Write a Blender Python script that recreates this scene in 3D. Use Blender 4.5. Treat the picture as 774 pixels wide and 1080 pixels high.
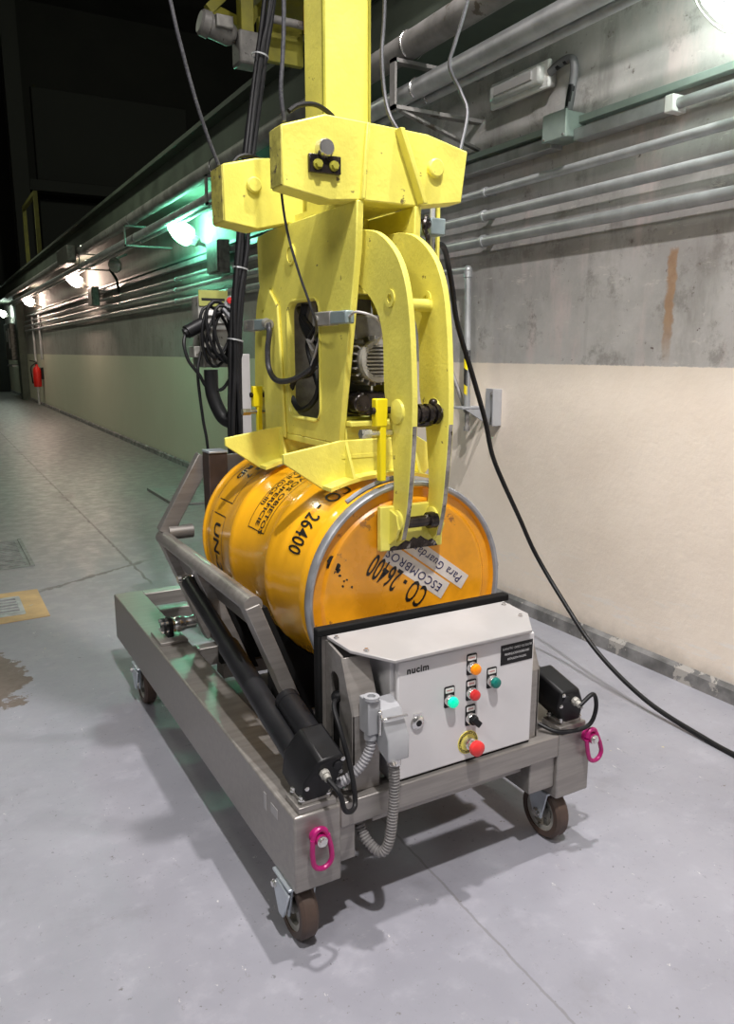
import bpy, bmesh, math, random
from mathutils import Vector, Matrix
for o in list(bpy.data.objects): bpy.data.objects.remove(o)
C = bpy.context.scene.collection
SC = bpy.context.scene
R = math.radians

# ------------------------------------------------------------------ camera
cam_d = bpy.data.cameras.new('camera'); cam = bpy.data.objects.new('camera', cam_d); C.objects.link(cam)
cam.location = (0, 0, 1.4)
cam.rotation_euler = (R(90 - 11.645), 0, R(-29.413))
cam_d.sensor_fit = 'HORIZONTAL'; cam_d.sensor_width = 36.0; cam_d.lens = 36.0 * 820 / 774
cam_d.clip_start = 0.05; cam_d.clip_end = 200
SC.camera = cam
# ------------------------------------------------------------------ world, lamps, exposure
wd = bpy.data.worlds.new('world'); SC.world = wd; wd.use_nodes = True
wd.node_tree.nodes['Background'].inputs[0].default_value = (0.75, 0.8, 0.8, 1)
wd.node_tree.nodes['Background'].inputs[1].default_value = 0.03
def lamp(name, kind, loc, target, power, col, **kw):
    d = bpy.data.lights.new(name, kind); o = bpy.data.objects.new(name, d); C.objects.link(o)
    o.location = loc
    o.rotation_euler = (Vector(target) - Vector(loc)).to_track_quat('-Z', 'Y').to_euler()
    d.energy = power; d.color = col
    for k, v in kw.items(): setattr(d, k, v)
    return o
lamp('high_bay_lamp', 'SPOT', (1.45, 1.40, 5.2), (1.45, 1.45, 0), 640, (1.0, 0.95, 0.93),
     spot_size=R(122), spot_blend=0.55, shadow_soft_size=0.06)
lamp('high_bay_lamp', 'SPOT', (0.40, -0.30, 5.0), (0.75, 0.7, 0), 800, (1.0, 0.96, 0.95),
     spot_size=R(125), spot_blend=0.55, shadow_soft_size=0.07)
lamp('side_fill', 'AREA', (-2.0, 0.2, 3.9), (1.1, 2.2, 0.9), 58, (1.0, 0.97, 0.93), shape='RECTANGLE', size=1.2, size_y=0.7)  # unseen area fill added from the left, no fixture there
lamp('rear_fill', 'AREA', (0.5, -1.9, 4.3), (1.4, 2.2, 1.0), 18, (1.0, 0.96, 0.94), shape='RECTANGLE', size=1.2, size_y=0.7)  # unseen area fill added behind the camera for the front faces
lamp('tunnel_fill', 'SPOT', (-0.6, 9.5, 5.8), (0.4, 9.5, 0), 330, (0.92, 1.0, 0.78), spot_size=R(135), spot_blend=0.6, shadow_soft_size=0.3)  # this and the next: unseen fills added to brighten the far corridor
lamp('tunnel_fill', 'SPOT', (-0.6, 19.0, 5.8), (0.4, 19.0, 0), 330, (0.95, 1.0, 0.80), spot_size=R(135), spot_blend=0.6, shadow_soft_size=0.3)
lamp('hall_fill', 'POINT', (7, 16, 9), (7, 16, 0), 700, (0.95, 1.0, 0.8), shadow_soft_size=0.5)  # unseen fill added to lift the black of the upper hall
vs = SC.view_settings
vs.view_transform = 'Standard'; vs.look = 'None'; vs.gamma = 1; vs.use_curve_mapping = False; vs.exposure = 0.0

# ------------------------------------------------------------------ materials
def nd(nt, t, **kw):
    n = nt.nodes.new(t)
    for k, v in kw.items(): setattr(n, k, v)
    return n
def lk(nt, a, b): nt.links.new(a, b)
def mix_col(nt, fac, a, b):
    m = nd(nt, 'ShaderNodeMix', data_type='RGBA')
    for s, v in ((m.inputs[0], fac), (m.inputs[6], a), (m.inputs[7], b)):
        if isinstance(v, (float, int)): s.default_value = v
        elif isinstance(v, tuple): s.default_value = (*v, 1) if len(v) == 3 else v
        else: lk(nt, v, s)
    return m.outputs[2]
def mth(nt, op, a, b=None, c=None, clamp=False):
    m = nd(nt, 'ShaderNodeMath', operation=op); m.use_clamp = clamp
    for s, v in zip(m.inputs, (a, b, c)):
        if v is None: continue
        if isinstance(v, (float, int)): s.default_value = v
        else: lk(nt, v, s)
    return m.outputs[0]
def sstep(nt, v, lo, hi, out0=0.0, out1=1.0):
    m = nd(nt, 'ShaderNodeMapRange', interpolation_type='SMOOTHSTEP')
    lk(nt, v, m.inputs[0]); m.inputs[1].default_value = lo; m.inputs[2].default_value = hi
    m.inputs[3].default_value = out0; m.inputs[4].default_value = out1
    return m.outputs[0]
def noise(nt, vec, scale, detail=4, rough=0.55, stretch=None):
    n = nd(nt, 'ShaderNodeTexNoise'); n.inputs['Scale'].default_value = scale
    n.inputs['Detail'].default_value = detail; n.inputs['Roughness'].default_value = rough
    if stretch:
        mp = nd(nt, 'ShaderNodeMapping'); mp.inputs['Scale'].default_value = stretch
        lk(nt, vec, mp.inputs[0]); vec = mp.outputs[0]
    lk(nt, vec, n.inputs['Vector']); return n.outputs['Fac']
MATS = {}
def mat(name, col, rough=0.5, metal=0.0, var=0.12, scale=9.0, chips=None, bump=0.0, bscale=60, coat=0.0,
        emit=None, stretch=None, spec=0.5):
    """chips = (colour, threshold, noise scale)"""
    m = bpy.data.materials.new(name); m.use_nodes = True; nt = m.node_tree
    b = nt.nodes['Principled BSDF']
    tc = nd(nt, 'ShaderNodeTexCoord').outputs['Object']
    n = noise(nt, tc, scale, 5, 0.6, stretch)
    lo = tuple(max(0, c * (1 - var)) for c in col); hi = tuple(min(1, c * (1 + var)) for c in col)
    f = sstep(nt, n, 0.3, 0.7)
    colr = mix_col(nt, f, lo, hi)
    if chips:
        cc, th, csc = chips
        n2 = noise(nt, tc, csc, 6, 0.65)
        colr = mix_col(nt, sstep(nt, n2, th, th + 0.03), colr, cc)
    lk(nt, colr, b.inputs['Base Color'])
    lk(nt, sstep(nt, n, 0.25, 0.75, rough * 0.85, min(1, rough * 1.15)), b.inputs['Roughness'])
    b.inputs['Metallic'].default_value = metal
    b.inputs['Coat Weight'].default_value = coat
    b.inputs['Specular IOR Level'].default_value = spec
    if emit:
        b.inputs['Emission Color'].default_value = (*emit[0], 1); b.inputs['Emission Strength'].default_value = emit[1]
    if bump:
        bp = nd(nt, 'ShaderNodeBump'); bp.inputs['Strength'].default_value = bump; bp.inputs['Distance'].default_value = 0.004
        lk(nt, noise(nt, tc, bscale, 3), bp.inputs['Height']); lk(nt, bp.outputs[0], b.inputs['Normal'])
    MATS[name] = m
    return m
YEL = mat('yellow_paint', (0.82, 0.745, 0.135), 0.42, 0, 0.13, 5, ((0.20, 0.16, 0.05), 0.665, 20), 0.25, 90)
YELB = mat('bright_yellow_paint', (0.92, 0.74, 0.01), 0.4, 0, 0.05, 8)
YELD = mat('dull_yellow_paint', (0.34, 0.32, 0.03), 0.6, 0, 0.2, 8)
WORN = mat('worn_steel_edge', (0.30, 0.28, 0.25), 0.6, 0.4, 0.4, 40, ((0.05, 0.04, 0.03), 0.6, 60))
ORG = mat('orange_drum_paint', (0.92, 0.445, 0.014), 0.22, 0, 0.08, 5, ((0.30, 0.12, 0.02), 0.76, 9), 0.05, 20, coat=0.4)
ORGL = mat('scuffed_orange_lid', (0.86, 0.35, 0.012), 0.3, 0, 0.22, 5, ((0.42, 0.17, 0.03), 0.62, 11), 0.1, 40, coat=0.2)
RING = mat('galvanised_ring', (0.36, 0.37, 0.39), 0.42, 0.55, 0.15, 20)
STEEL = mat('brushed_stainless', (0.31, 0.29, 0.27), 0.42, 0.55, 0.12, 5, None, 0.0, 60, stretch=(1, 12, 12))
STEELD = mat('dark_stainless', (0.20, 0.185, 0.17), 0.5, 0.5, 0.2, 6)
ZINC = mat('zinc_plate', (0.55, 0.60, 0.65), 0.38, 0.5, 0.12, 12)
CHROME = mat('bright_steel', (0.72, 0.71, 0.69), 0.22, 0.9, 0.08, 15)
LIDG = mat('lid_grey', (0.42, 0.405, 0.40), 0.5, 0.15, 0.06, 6)
CAB = mat('cabinet_grey', (0.68, 0.665, 0.67), 0.5, 0, 0.03, 5)
BLK = mat('black_plastic', (0.008, 0.008, 0.009), 0.45, 0, 0.2, 12, spec=0.3)
BLKM = mat('black_anodised_tube', (0.013, 0.013, 0.015), 0.42, 0.1, 0.2, 6, spec=0.35)
RUB = mat('black_rubber', (0.006, 0.006, 0.006), 0.75, 0, 0.3, 15, spec=0.2)
CABL = mat('black_cable', (0.008, 0.008, 0.009), 0.5, 0, 0.2, 20, spec=0.3)
ROPE = mat('grey_steel_rope', (0.055, 0.055, 0.062), 0.5, 0.3, 0.35, 160)
GREASE = mat('greasy_black_steel', (0.035, 0.028, 0.025), 0.25, 0.5, 0.6, 30, ((0.35, 0.33, 0.31), 0.62, 40))
TREAD = mat('brown_polyurethane', (0.075, 0.048, 0.036), 0.6, 0, 0.25, 12)
PINK = mat('magenta_paint', (0.42, 0.010, 0.15), 0.35, 0.1, 0.12, 20)
GREYP = mat('grey_plastic', (0.34, 0.345, 0.36), 0.5, 0, 0.06, 12)
HOSE = mat('grey_conduit_hose', (0.33, 0.325, 0.34), 0.55, 0, 0.12, 30)
HOSED = mat('dark_grey_hose', (0.20, 0.19, 0.185), 0.6, 0, 0.15, 30)
PIPE = mat('galvanised_pipe', (0.47, 0.48, 0.49), 0.38, 0.5, 0.18, 7, ((0.18, 0.17, 0.15), 0.70, 8))
PIPED = mat('dusty_steel_pipe', (0.24, 0.23, 0.22), 0.6, 0.3, 0.3, 5, ((0.13, 0.11, 0.09), 0.62, 6))
GREENG = mat('grey_green_paint', (0.28, 0.34, 0.31), 0.5, 0.1, 0.08, 10)
GIRD = mat('dark_girder_paint', (0.075, 0.09, 0.07), 0.7, 0.1, 0.25, 3)
DARK = mat('shade_dark_concrete', (0.020, 0.020, 0.018), 0.95, 0, 0.35, 0.6)  # near black: the lack of light up there is put into the colour
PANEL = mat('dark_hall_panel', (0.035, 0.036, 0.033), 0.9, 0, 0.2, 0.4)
WHITE = mat('white_tape', (0.72, 0.66, 0.60), 0.55, 0, 0.05, 15)
LABEL = mat('label_white', (0.75, 0.74, 0.72), 0.5, 0, 0.03, 20)
INK = mat('black_ink', (0.010, 0.009, 0.008), 0.5, 0, 0.1, 20)
INKB = mat('blue_pen_ink', (0.012, 0.014, 0.10), 0.5, 0, 0.1, 20)
INKW = mat('white_print', (0.80, 0.80, 0.80), 0.5, 0, 0.02, 20)
INKR = mat('red_print', (0.55, 0.10, 0.08), 0.5, 0, 0.02, 20)
REDP = mat('red_plastic', (0.72, 0.035, 0.035), 0.35, 0, 0.04, 20)
AMB = mat('amber_lens', (0.95, 0.27, 0.0), 0.3, 0, 0.04, 20, emit=((1.0, 0.25, 0.0), 0.12))
GRNL = mat('lit_green_lens', (0.0, 0.65, 0.38), 0.3, 0, 0.04, 20, emit=((0.0, 1.0, 0.55), 0.45))
GRND = mat('dark_green_button', (0.0, 0.16, 0.13), 0.35, 0, 0.04, 20)
YRING = mat('yellow_ring_plate', (0.80, 0.70, 0.14), 0.5, 0, 0.03, 20)
MOTG = mat('motor_grey', (0.34, 0.33, 0.30), 0.5, 0.3, 0.25, 15, ((0.10, 0.09, 0.07), 0.62, 20))
MOTD = mat('grimy_motor_grey', (0.16, 0.155, 0.14), 0.5, 0.4, 0.35, 18)
SWITCH = mat('switch_blue_grey', (0.24, 0.30, 0.31), 0.45, 0.2, 0.1, 20)
SWITCHG = mat('switch_grey', (0.34, 0.33, 0.31), 0.5, 0.3, 0.2, 20)
EXTR = mat('extinguisher_red', (0.60, 0.015, 0.010), 0.35, 0, 0.05, 15)
OCHRE = mat('ochre_paint', (0.46, 0.31, 0.15), 0.7, 0, 0.18, 6, ((0.38, 0.36, 0.34), 0.66, 9))
GRATE = mat('grate_iron', (0.40, 0.40, 0.41), 0.6, 0.4, 0.2, 12)
PIT = mat('drain_pit', (0.02, 0.02, 0.02), 0.9)
MANH = mat('cast_iron_cover', (0.20, 0.205, 0.195), 0.7, 0.3, 0.3, 14)
SHADE = mat('clear_lamp_cover', (0.50, 0.50, 0.48), 0.3, 0, 0.08, 18, coat=0.3)
HAZY = mat('hazard_black', (0.02, 0.02, 0.02), 0.5)
BULBW = mat('warm_bulb_glow', (1, 1, 1), 0.5, emit=((1.0, 0.74, 0.60), 170))
BULBG = mat('green_bulb_glow', (1, 1, 1), 0.5, emit=((0.25, 1.0, 0.62), 150))
BULBN = mat('pale_green_bulb_glow', (1, 1, 1), 0.5, emit=((0.80, 1.0, 0.86), 90))
BULBC = mat('pale_bulb_glow', (1, 1, 1), 0.5, emit=((0.86, 1.0, 0.90), 32))

def floor_mat():
    m = bpy.data.materials.new('painted_concrete_floor'); m.use_nodes = True; nt = m.node_tree
    b = nt.nodes['Principled BSDF']; pos = nd(nt, 'ShaderNodeTexCoord').outputs['Object']
    sp = nd(nt, 'ShaderNodeSeparateXYZ'); lk(nt, pos, sp.inputs[0]); X, Y = sp.outputs[0], sp.outputs[1]
    n1 = noise(nt, pos, 1.3, 6, 0.6); n2 = noise(nt, pos, 9, 6, 0.65); n3 = noise(nt, pos, 45, 4, 0.6); n4 = noise(nt, pos, 3.1, 8, 0.7)
    col = mix_col(nt, sstep(nt, n1, 0.3, 0.7), (0.250, 0.250, 0.286), (0.318, 0.317, 0.358))
    col = mix_col(nt, mth(nt, 'MULTIPLY', sstep(nt, n2, 0.50, 0.75), 0.35), col, (0.42, 0.415, 0.465))
    col = mix_col(nt, mth(nt, 'MULTIPLY', sstep(nt, n4, 0.55, 0.72), 0.45), col, (0.20, 0.197, 0.215))
    # dark scuffs and pits
    n5 = noise(nt, pos, 26, 5, 0.7, (1, 1.6, 1)); col = mix_col(nt, sstep(nt, n5, 0.655, 0.70), col, (0.14, 0.13, 0.13))
    n6 = noise(nt, pos, 13, 5, 0.7, (2.2, 1, 1)); col = mix_col(nt, sstep(nt, n6, 0.67, 0.71), col, (0.62, 0.60, 0.60))
    n10 = noise(nt, pos, 70, 3, 0.6); col = mix_col(nt, mth(nt, 'MULTIPLY', sstep(nt, n10, 0.66, 0.72), 0.7), col, (0.12, 0.115, 0.12))
    n11 = noise(nt, pos, 20, 8, 0.8, (0.7, 1.3, 1)); col = mix_col(nt, mth(nt, 'MULTIPLY', sstep(nt, n11, 0.58, 0.68), 0.28), col, (0.42, 0.415, 0.45))
    n12 = noise(nt, pos, 22, 8, 0.8, (1.3, 0.6, 1)); col = mix_col(nt, mth(nt, 'MULTIPLY', sstep(nt, n12, 0.60, 0.66), 0.5), col, (0.17, 0.165, 0.17))
    d3 = mth(nt, 'ABSOLUTE', mth(nt, 'ADD', mth(nt, 'SUBTRACT', X, mth(nt, 'ADD', 1.044, mth(nt, 'MULTIPLY', Y, 0.026))), mth(nt, 'MULTIPLY', mth(nt, 'SUBTRACT', n2, 0.5), 0.02)))
    col = mix_col(nt, mth(nt, 'MULTIPLY', mth(nt, 'MULTIPLY', sstep(nt, d3, 0.002, 0.005, 1, 0), sstep(nt, Y, 1.8, 1.9, 1, 0)), 0.6), col, (0.16, 0.155, 0.16))
    # pale flakes
    n7 = noise(nt, pos, 17, 3, 0.5); col = mix_col(nt, mth(nt, 'MULTIPLY', sstep(nt, n7, 0.76, 0.78), 0.6), col, (0.60, 0.52, 0.22))
    # darker down the tunnel: its dim light painted into the floor colour
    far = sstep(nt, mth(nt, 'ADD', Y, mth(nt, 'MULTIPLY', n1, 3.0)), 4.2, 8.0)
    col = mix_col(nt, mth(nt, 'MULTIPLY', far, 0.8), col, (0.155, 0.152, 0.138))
    # expansion joint along the tunnel and a cross crack
    wob = mth(nt, 'MULTIPLY', mth(nt, 'SUBTRACT', n2, 0.5), 0.05)
    d1 = mth(nt, 'ABSOLUTE', mth(nt, 'ADD', mth(nt, 'SUBTRACT', X, 1.105), wob))
    j1 = mth(nt, 'MULTIPLY', sstep(nt, d1, 0.005, 0.012, 1, 0), sstep(nt, Y, 4.6, 4.75))
    d2 = mth(nt, 'ABSOLUTE', mth(nt, 'ADD', mth(nt, 'SUBTRACT', Y, mth(nt, 'ADD', 4.58, mth(nt, 'MULTIPLY', X, 0.53))), mth(nt, 'MULTIPLY', wob, 4)))
    j2 = mth(nt, 'MULTIPLY', sstep(nt, d2, 0.012, 0.03, 1, 0), mth(nt, 'MULTIPLY', sstep(nt, X, 0.4, 0.55), sstep(nt, X, 1.15, 1.25, 1, 0)))
    # spalls at the joint
    dx = mth(nt, 'SUBTRACT', X, 1.09); blob = None
    for yy, r in ((8.0, 0.5), (10.0, 0.5), (12.0, 0.7)):
        dy = mth(nt, 'MULTIPLY', mth(nt, 'SUBTRACT', Y, yy), 0.55)
        d = mth(nt, 'SQRT', mth(nt, 'ADD', mth(nt, 'MULTIPLY', dx, dx), mth(nt, 'MULTIPLY', dy, dy)))
        s = sstep(nt, mth(nt, 'ADD', d, mth(nt, 'MULTIPLY', mth(nt, 'SUBTRACT', n2, 0.5), 0.7)), r * 0.05, r * 0.14, 1, 0)
        blob = s if blob is None else mth(nt, 'MAXIMUM', blob, s)
    j = mth(nt, 'MAXIMUM', mth(nt, 'MAXIMUM', j1, j2), blob)
    col = mix_col(nt, mth(nt, 'MULTIPLY', j, 0.8), col, (0.07, 0.065, 0.06))
    # brown bare patch
    ex = mth(nt, 'MULTIPLY', mth(nt, 'SUBTRACT', X, 0.135), 1.0); ey = mth(nt, 'MULTIPLY', mth(nt, 'SUBTRACT', Y, 3.58), 0.36)
    d = mth(nt, 'SQRT', mth(nt, 'ADD', mth(nt, 'MULTIPLY', ex, ex), mth(nt, 'MULTIPLY', ey, ey)))
    n8 = noise(nt, pos, 5, 6, 0.7)
    p = sstep(nt, mth(nt, 'ADD', d, mth(nt, 'MULTIPLY', mth(nt, 'SUBTRACT', n8, 0.5), 0.34)), 0.12, 0.13, 1, 0)
    col = mix_col(nt, p, col, mix_col(nt, n3, (0.10, 0.073, 0.062), (0.19, 0.150, 0.132)))
    lk(nt, col, b.inputs['Base Color'])
    lk(nt, mth(nt, 'SUBTRACT', sstep(nt, n2, 0.3, 0.7, 0.44, 0.66), mth(nt, 'MULTIPLY', far, 0.12)), b.inputs['Roughness'])
    bp = nd(nt, 'ShaderNodeBump'); bp.inputs['Strength'].default_value = 0.25; bp.inputs['Distance'].default_value = 0.004
    lk(nt, mth(nt, 'ADD', n2, mth(nt, 'MULTIPLY', n3, 0.5)), bp.inputs['Height']); lk(nt, bp.outputs[0], b.inputs['Normal'])
    return m
def wall_mat():
    m = bpy.data.materials.new('concrete_wall_beige_dado'); m.use_nodes = True; nt = m.node_tree
    b = nt.nodes['Principled BSDF']; pos = nd(nt, 'ShaderNodeTexCoord').outputs['Object']
    sp = nd(nt, 'ShaderNodeSeparateXYZ'); lk(nt, pos, sp.inputs[0]); Y, Z = sp.outputs[1], sp.outputs[2]
    n1 = noise(nt, pos, 1.6, 6, 0.65); n2 = noise(nt, pos, 12, 6, 0.65); nv = noise(nt, pos, 2.2, 6, 0.68, (1, 1.6, 0.45)); n4 = noise(nt, pos, 40, 4)
    con = mix_col(nt, sstep(nt, n1, 0.3, 0.7), (0.36, 0.345, 0.335), (0.54, 0.52, 0.51))
    con = mix_col(nt, mth(nt, 'MULTIPLY', sstep(nt, nv, 0.52, 0.70), 0.6), con, (0.24, 0.225, 0.21))
    con = mix_col(nt, mth(nt, 'MULTIPLY', sstep(nt, nv, 0.47, 0.30), 0.6), con, (0.64, 0.53, 0.52))
    con = mix_col(nt, sstep(nt, n2, 0.66, 0.72), con, (0.56, 0.53, 0.50))
    n9 = noise(nt, pos, 22, 6, 0.7); con = mix_col(nt, sstep(nt, n9, 0.645, 0.69), con, (0.12, 0.08, 0.07))
    n13 = noise(nt, pos, 5.5, 8, 0.75); con = mix_col(nt, mth(nt, 'MULTIPLY', sstep(nt, n13, 0.52, 0.66), 0.65), con, (0.22, 0.205, 0.19))
    n14 = noise(nt, pos, 9, 7, 0.8, (1, 0.6, 3)); con = mix_col(nt, mth(nt, 'MULTIPLY', sstep(nt, n14, 0.59, 0.65), 0.6), con, (0.62, 0.59, 0.55))
    far_c = sstep(nt, mth(nt, 'ADD', Y, mth(nt, 'MULTIPLY', n1, 2.0)), 5.0, 8.0)  # concrete darkened down the tunnel, shade painted into its colour
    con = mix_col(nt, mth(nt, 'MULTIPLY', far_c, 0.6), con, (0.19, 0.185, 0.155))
    # vertical board joints
    jf = mth(nt, 'FRACT', mth(nt, 'MULTIPLY', mth(nt, 'ADD', Y, 0.35), 0.8))
    con = mix_col(nt, mth(nt, 'MULTIPLY', sstep(nt, mth(nt, 'ABSOLUTE', mth(nt, 'SUBTRACT', jf, 0.5)), 0.004, 0.012, 1, 0), 0.12), con, (0.13, 0.12, 0.11))
    # rust run under a bolt hole
    yy = mth(nt, 'ABSOLUTE', mth(nt, 'ADD', mth(nt, 'SUBTRACT', Y, 2.305), mth(nt, 'MULTIPLY', mth(nt, 'SUBTRACT', n2, 0.5), 0.06)))
    w = mth(nt, 'MULTIPLY', sstep(nt, yy, 0.014, 0.03, 1, 0), mth(nt, 'MULTIPLY', sstep(nt, Z, 1.80, 1.83, 1, 0), sstep(nt, Z, 1.30, 1.55)))
    con = mix_col(nt, mth(nt, 'MULTIPLY', w, 0.85), con, mix_col(nt, n9, (0.22, 0.10, 0.035), (0.50, 0.33, 0.20)))
    bei = mix_col(nt, sstep(nt, n1, 0.3, 0.7), (0.80, 0.70, 0.60), (0.87, 0.775, 0.675))
    sc = noise(nt, pos, 6, 6, 0.7, (1, 0.7, 5)); low = sstep(nt, Z, 0.15, 0.55, 1, 0)
    bei = mix_col(nt, mth(nt, 'MULTIPLY', sstep(nt, sc, 0.57, 0.62), mth(nt, 'MULTIPLY', low, 0.8)), bei, (0.80, 0.75, 0.70))
    bei = mix_col(nt, mth(nt, 'MULTIPLY', sstep(nt, n9, 0.70, 0.74), 0.6), bei, (0.25, 0.20, 0.15))
    dirt = mth(nt, 'MULTIPLY', sstep(nt, mth(nt, 'ADD', Z, mth(nt, 'MULTIPLY', n2, 0.12)), 0.1, 0.22, 1, 0), 0.5)
    bei = mix_col(nt, dirt, bei, (0.33, 0.29, 0.25))
    # greener and darker further down the tunnel: shade painted into the beige
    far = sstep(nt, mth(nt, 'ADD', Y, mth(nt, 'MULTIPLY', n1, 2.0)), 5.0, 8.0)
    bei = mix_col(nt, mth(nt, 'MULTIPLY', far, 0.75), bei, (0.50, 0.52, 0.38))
    edge = mth(nt, 'ADD', Z, mth(nt, 'MULTIPLY', mth(nt, 'SUBTRACT', n4, 0.5), 0.01))
    col = mix_col(nt, sstep(nt, edge, 1.336, 1.342), bei, con)
    lk(nt, col, b.inputs['Base Color']); b.inputs['Roughness'].default_value = 0.75
    bp = nd(nt, 'ShaderNodeBump'); bp.inputs['Strength'].default_value = 0.35; bp.inputs['Distance'].default_value = 0.006
    lk(nt, mth(nt, 'ADD', n2, mth(nt, 'MULTIPLY', n4, 0.4)), bp.inputs['Height']); lk(nt, bp.outputs[0], b.inputs['Normal'])
    return m
def skirt_mat():
    return mat('grimy_skirting', (0.17, 0.165, 0.165), 0.8, 0, 0.45, 7, ((0.34, 0.32, 0.30), 0.58, 9), 0.3, 30)

# ------------------------------------------------------------------ mesh helpers
def frame_of(d):
    d = Vector(d).normalized(); up = Vector((0, 0, 1)) if abs(d.z) < 0.95 else Vector((1, 0, 0))
    u = d.cross(up).normalized(); return d, u, u.cross(d).normalized()
def crom(pts, n=8):
    P = [Vector(p) for p in pts]
    if len(P) < 3: return P
    P = [2 * P[0] - P[1]] + P + [2 * P[-1] - P[-2]]; out = []
    for i in range(1, len(P) - 2):
        a, b, c, d = P[i - 1:i + 3]
        for k in range(n):
            t = k / n
            out.append(0.5 * ((2 * b) + (c - a) * t + (2 * a - 5 * b + 4 * c - d) * t * t + (3 * b - a - 3 * c + d) * t ** 3))
    out.append(P[-2]); return out
class MB:
    def __init__(s): s.bm = bmesh.new()
    def loft(s, rings, cap=True, closed=False):
        vs_ = [[s.bm.verts.new(p) for p in r] for r in rings]; n = len(rings[0])
        rr = list(zip(vs_, vs_[1:])) + ([(vs_[-1], vs_[0])] if closed else [])
        for a, b in rr:
            for i in range(n): s.bm.faces.new((a[i], a[(i + 1) % n], b[(i + 1) % n], b[i]))
        if cap and not closed:
            s.bm.faces.new(vs_[0][::-1]); s.bm.faces.new(vs_[-1])
        return s
    def box(s, x0, x1, y0, y1, z0, z1):
        return s.loft([[(x0, y0, z), (x1, y0, z), (x1, y1, z), (x0, y1, z)] for z in (z0, z1)])
    def bar(s, p0, p1, w, h, up=(0, 0, 1)):
        p0, p1 = Vector(p0), Vector(p1); d = (p1 - p0).normalized(); u = d.cross(Vector(up)).normalized(); v = u.cross(d)
        return s.loft([[p + u * (a * w / 2) + v * (b * h / 2) for a, b in ((-1, -1), (1, -1), (1, 1), (-1, 1))] for p in (p0, p1)])
    def cyl(s, p0, p1, r, seg=16, r1=None):
        p0, p1 = Vector(p0), Vector(p1); d, u, v = frame_of(p1 - p0); r1 = r if r1 is None else r1
        return s.loft([[p + (u * math.cos(2 * math.pi * k / seg) + v * math.sin(2 * math.pi * k / seg)) * q for k in range(seg)] for p, q in ((p0, r), (p1, r1))])
    def tube(s, pts, r, seg=8, n=8, raw=False, ribs=None, closed=False):
        P = [Vector(p) for p in pts] if raw else crom(pts, n)
        if ribs:
            Q = []; L = 0; rad = []
            step = ribs / 4
            acc = [0]
            for a, b in zip(P, P[1:]): acc.append(acc[-1] + (b - a).length)
            k = int(acc[-1] / step); j = 0
            for i in range(k + 1):
                t = i * step
                while j < len(P) - 2 and acc[j + 1] < t: j += 1
                Q.append(P[j].lerp(P[j + 1], min(1, (t - acc[j]) / max(1e-9, acc[j + 1] - acc[j])))); rad.append(r * (1.0 if i % 4 in (0, 1) else 0.84))
            P = Q
        else: rad = [r] * len(P)
        T = []
        for i in range(len(P)):
            a = P[i - 1] if i > 0 else (P[-1] if closed else P[0]); b = P[i + 1] if i < len(P) - 1 else (P[0] if closed else P[-1])
            T.append((b - a).normalized())
        _, u, _v = frame_of(T[0]); rings = []
        for p, t, q in zip(P, T, rad):
            u = (u - t * u.dot(t)).normalized(); v = t.cross(u)
            rings.append([p + (u * math.cos(2 * math.pi * k / seg) + v * math.sin(2 * math.pi * k / seg)) * q for k in range(seg)])
        return s.loft(rings, closed=closed)
    def lathe(s, prof, o, axis, seg=32, closed_prof=False):
        o = Vector(o); d, u, v = frame_of(axis)
        rings = [[o + d * h + (u * math.cos(2 * math.pi * k / seg) + v * math.sin(2 * math.pi * k / seg)) * max(r, 1e-4) for k in range(seg)] for r, h in prof]
        return s.loft(rings, cap=not closed_prof, closed=closed_prof)
    def ball(s, c, r, sc=(1, 1, 1), seg=16):
        m = Matrix.Translation(c) @ Matrix.Diagonal((*[r * q for q in sc], 1))
        bmesh.ops.create_uvsphere(s.bm, u_segments=seg, v_segments=seg // 2, radius=1, matrix=m); return s
    def prism(s, pts, off):
        off = Vector(off); return s.loft([[Vector(p) for p in pts], [Vector(p) + off for p in pts]])
    def plate(s, outer, axis, a0, a1, holes=()):
        """2-D outline (and holes) in the plane normal to axis, filled and given thickness a0..a1"""
        def P(p, a): return {'x': (a, p[0], p[1]), 'y': (p[0], a, p[1]), 'z': (p[0], p[1], a)}[axis]
        b2 = bmesh.new(); es = []
        for lp in [outer, *holes]:
            v = [b2.verts.new(P(p, a0)) for p in lp]
            es += [b2.edges.new((v[i], v[(i + 1) % len(v)])) for i in range(len(v))]
        bmesh.ops.triangle_fill(b2, use_beauty=True, use_dissolve=False, edges=es)
        r = bmesh.ops.extrude_face_region(b2, geom=b2.faces[:])
        off = Vector(P((0, 0), a1)) - Vector(P((0, 0), a0))
        bmesh.ops.translate(b2, verts=[g for g in r['geom'] if isinstance(g, bmesh.types.BMVert)], vec=off)
        me = bpy.data.meshes.new('tmp'); b2.to_mesh(me); b2.free(); s.bm.from_mesh(me); bpy.data.meshes.remove(me); return s
    def hexbolt(s, p, axis, r, h):
        p = Vector(p); a = Vector(axis).normalized()
        s.cyl(p, p + a * h * 0.35, r * 1.35, 14); return s.cyl(p + a * h * 0.3, p + a * h, r, 6)
BASE = {}
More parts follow.
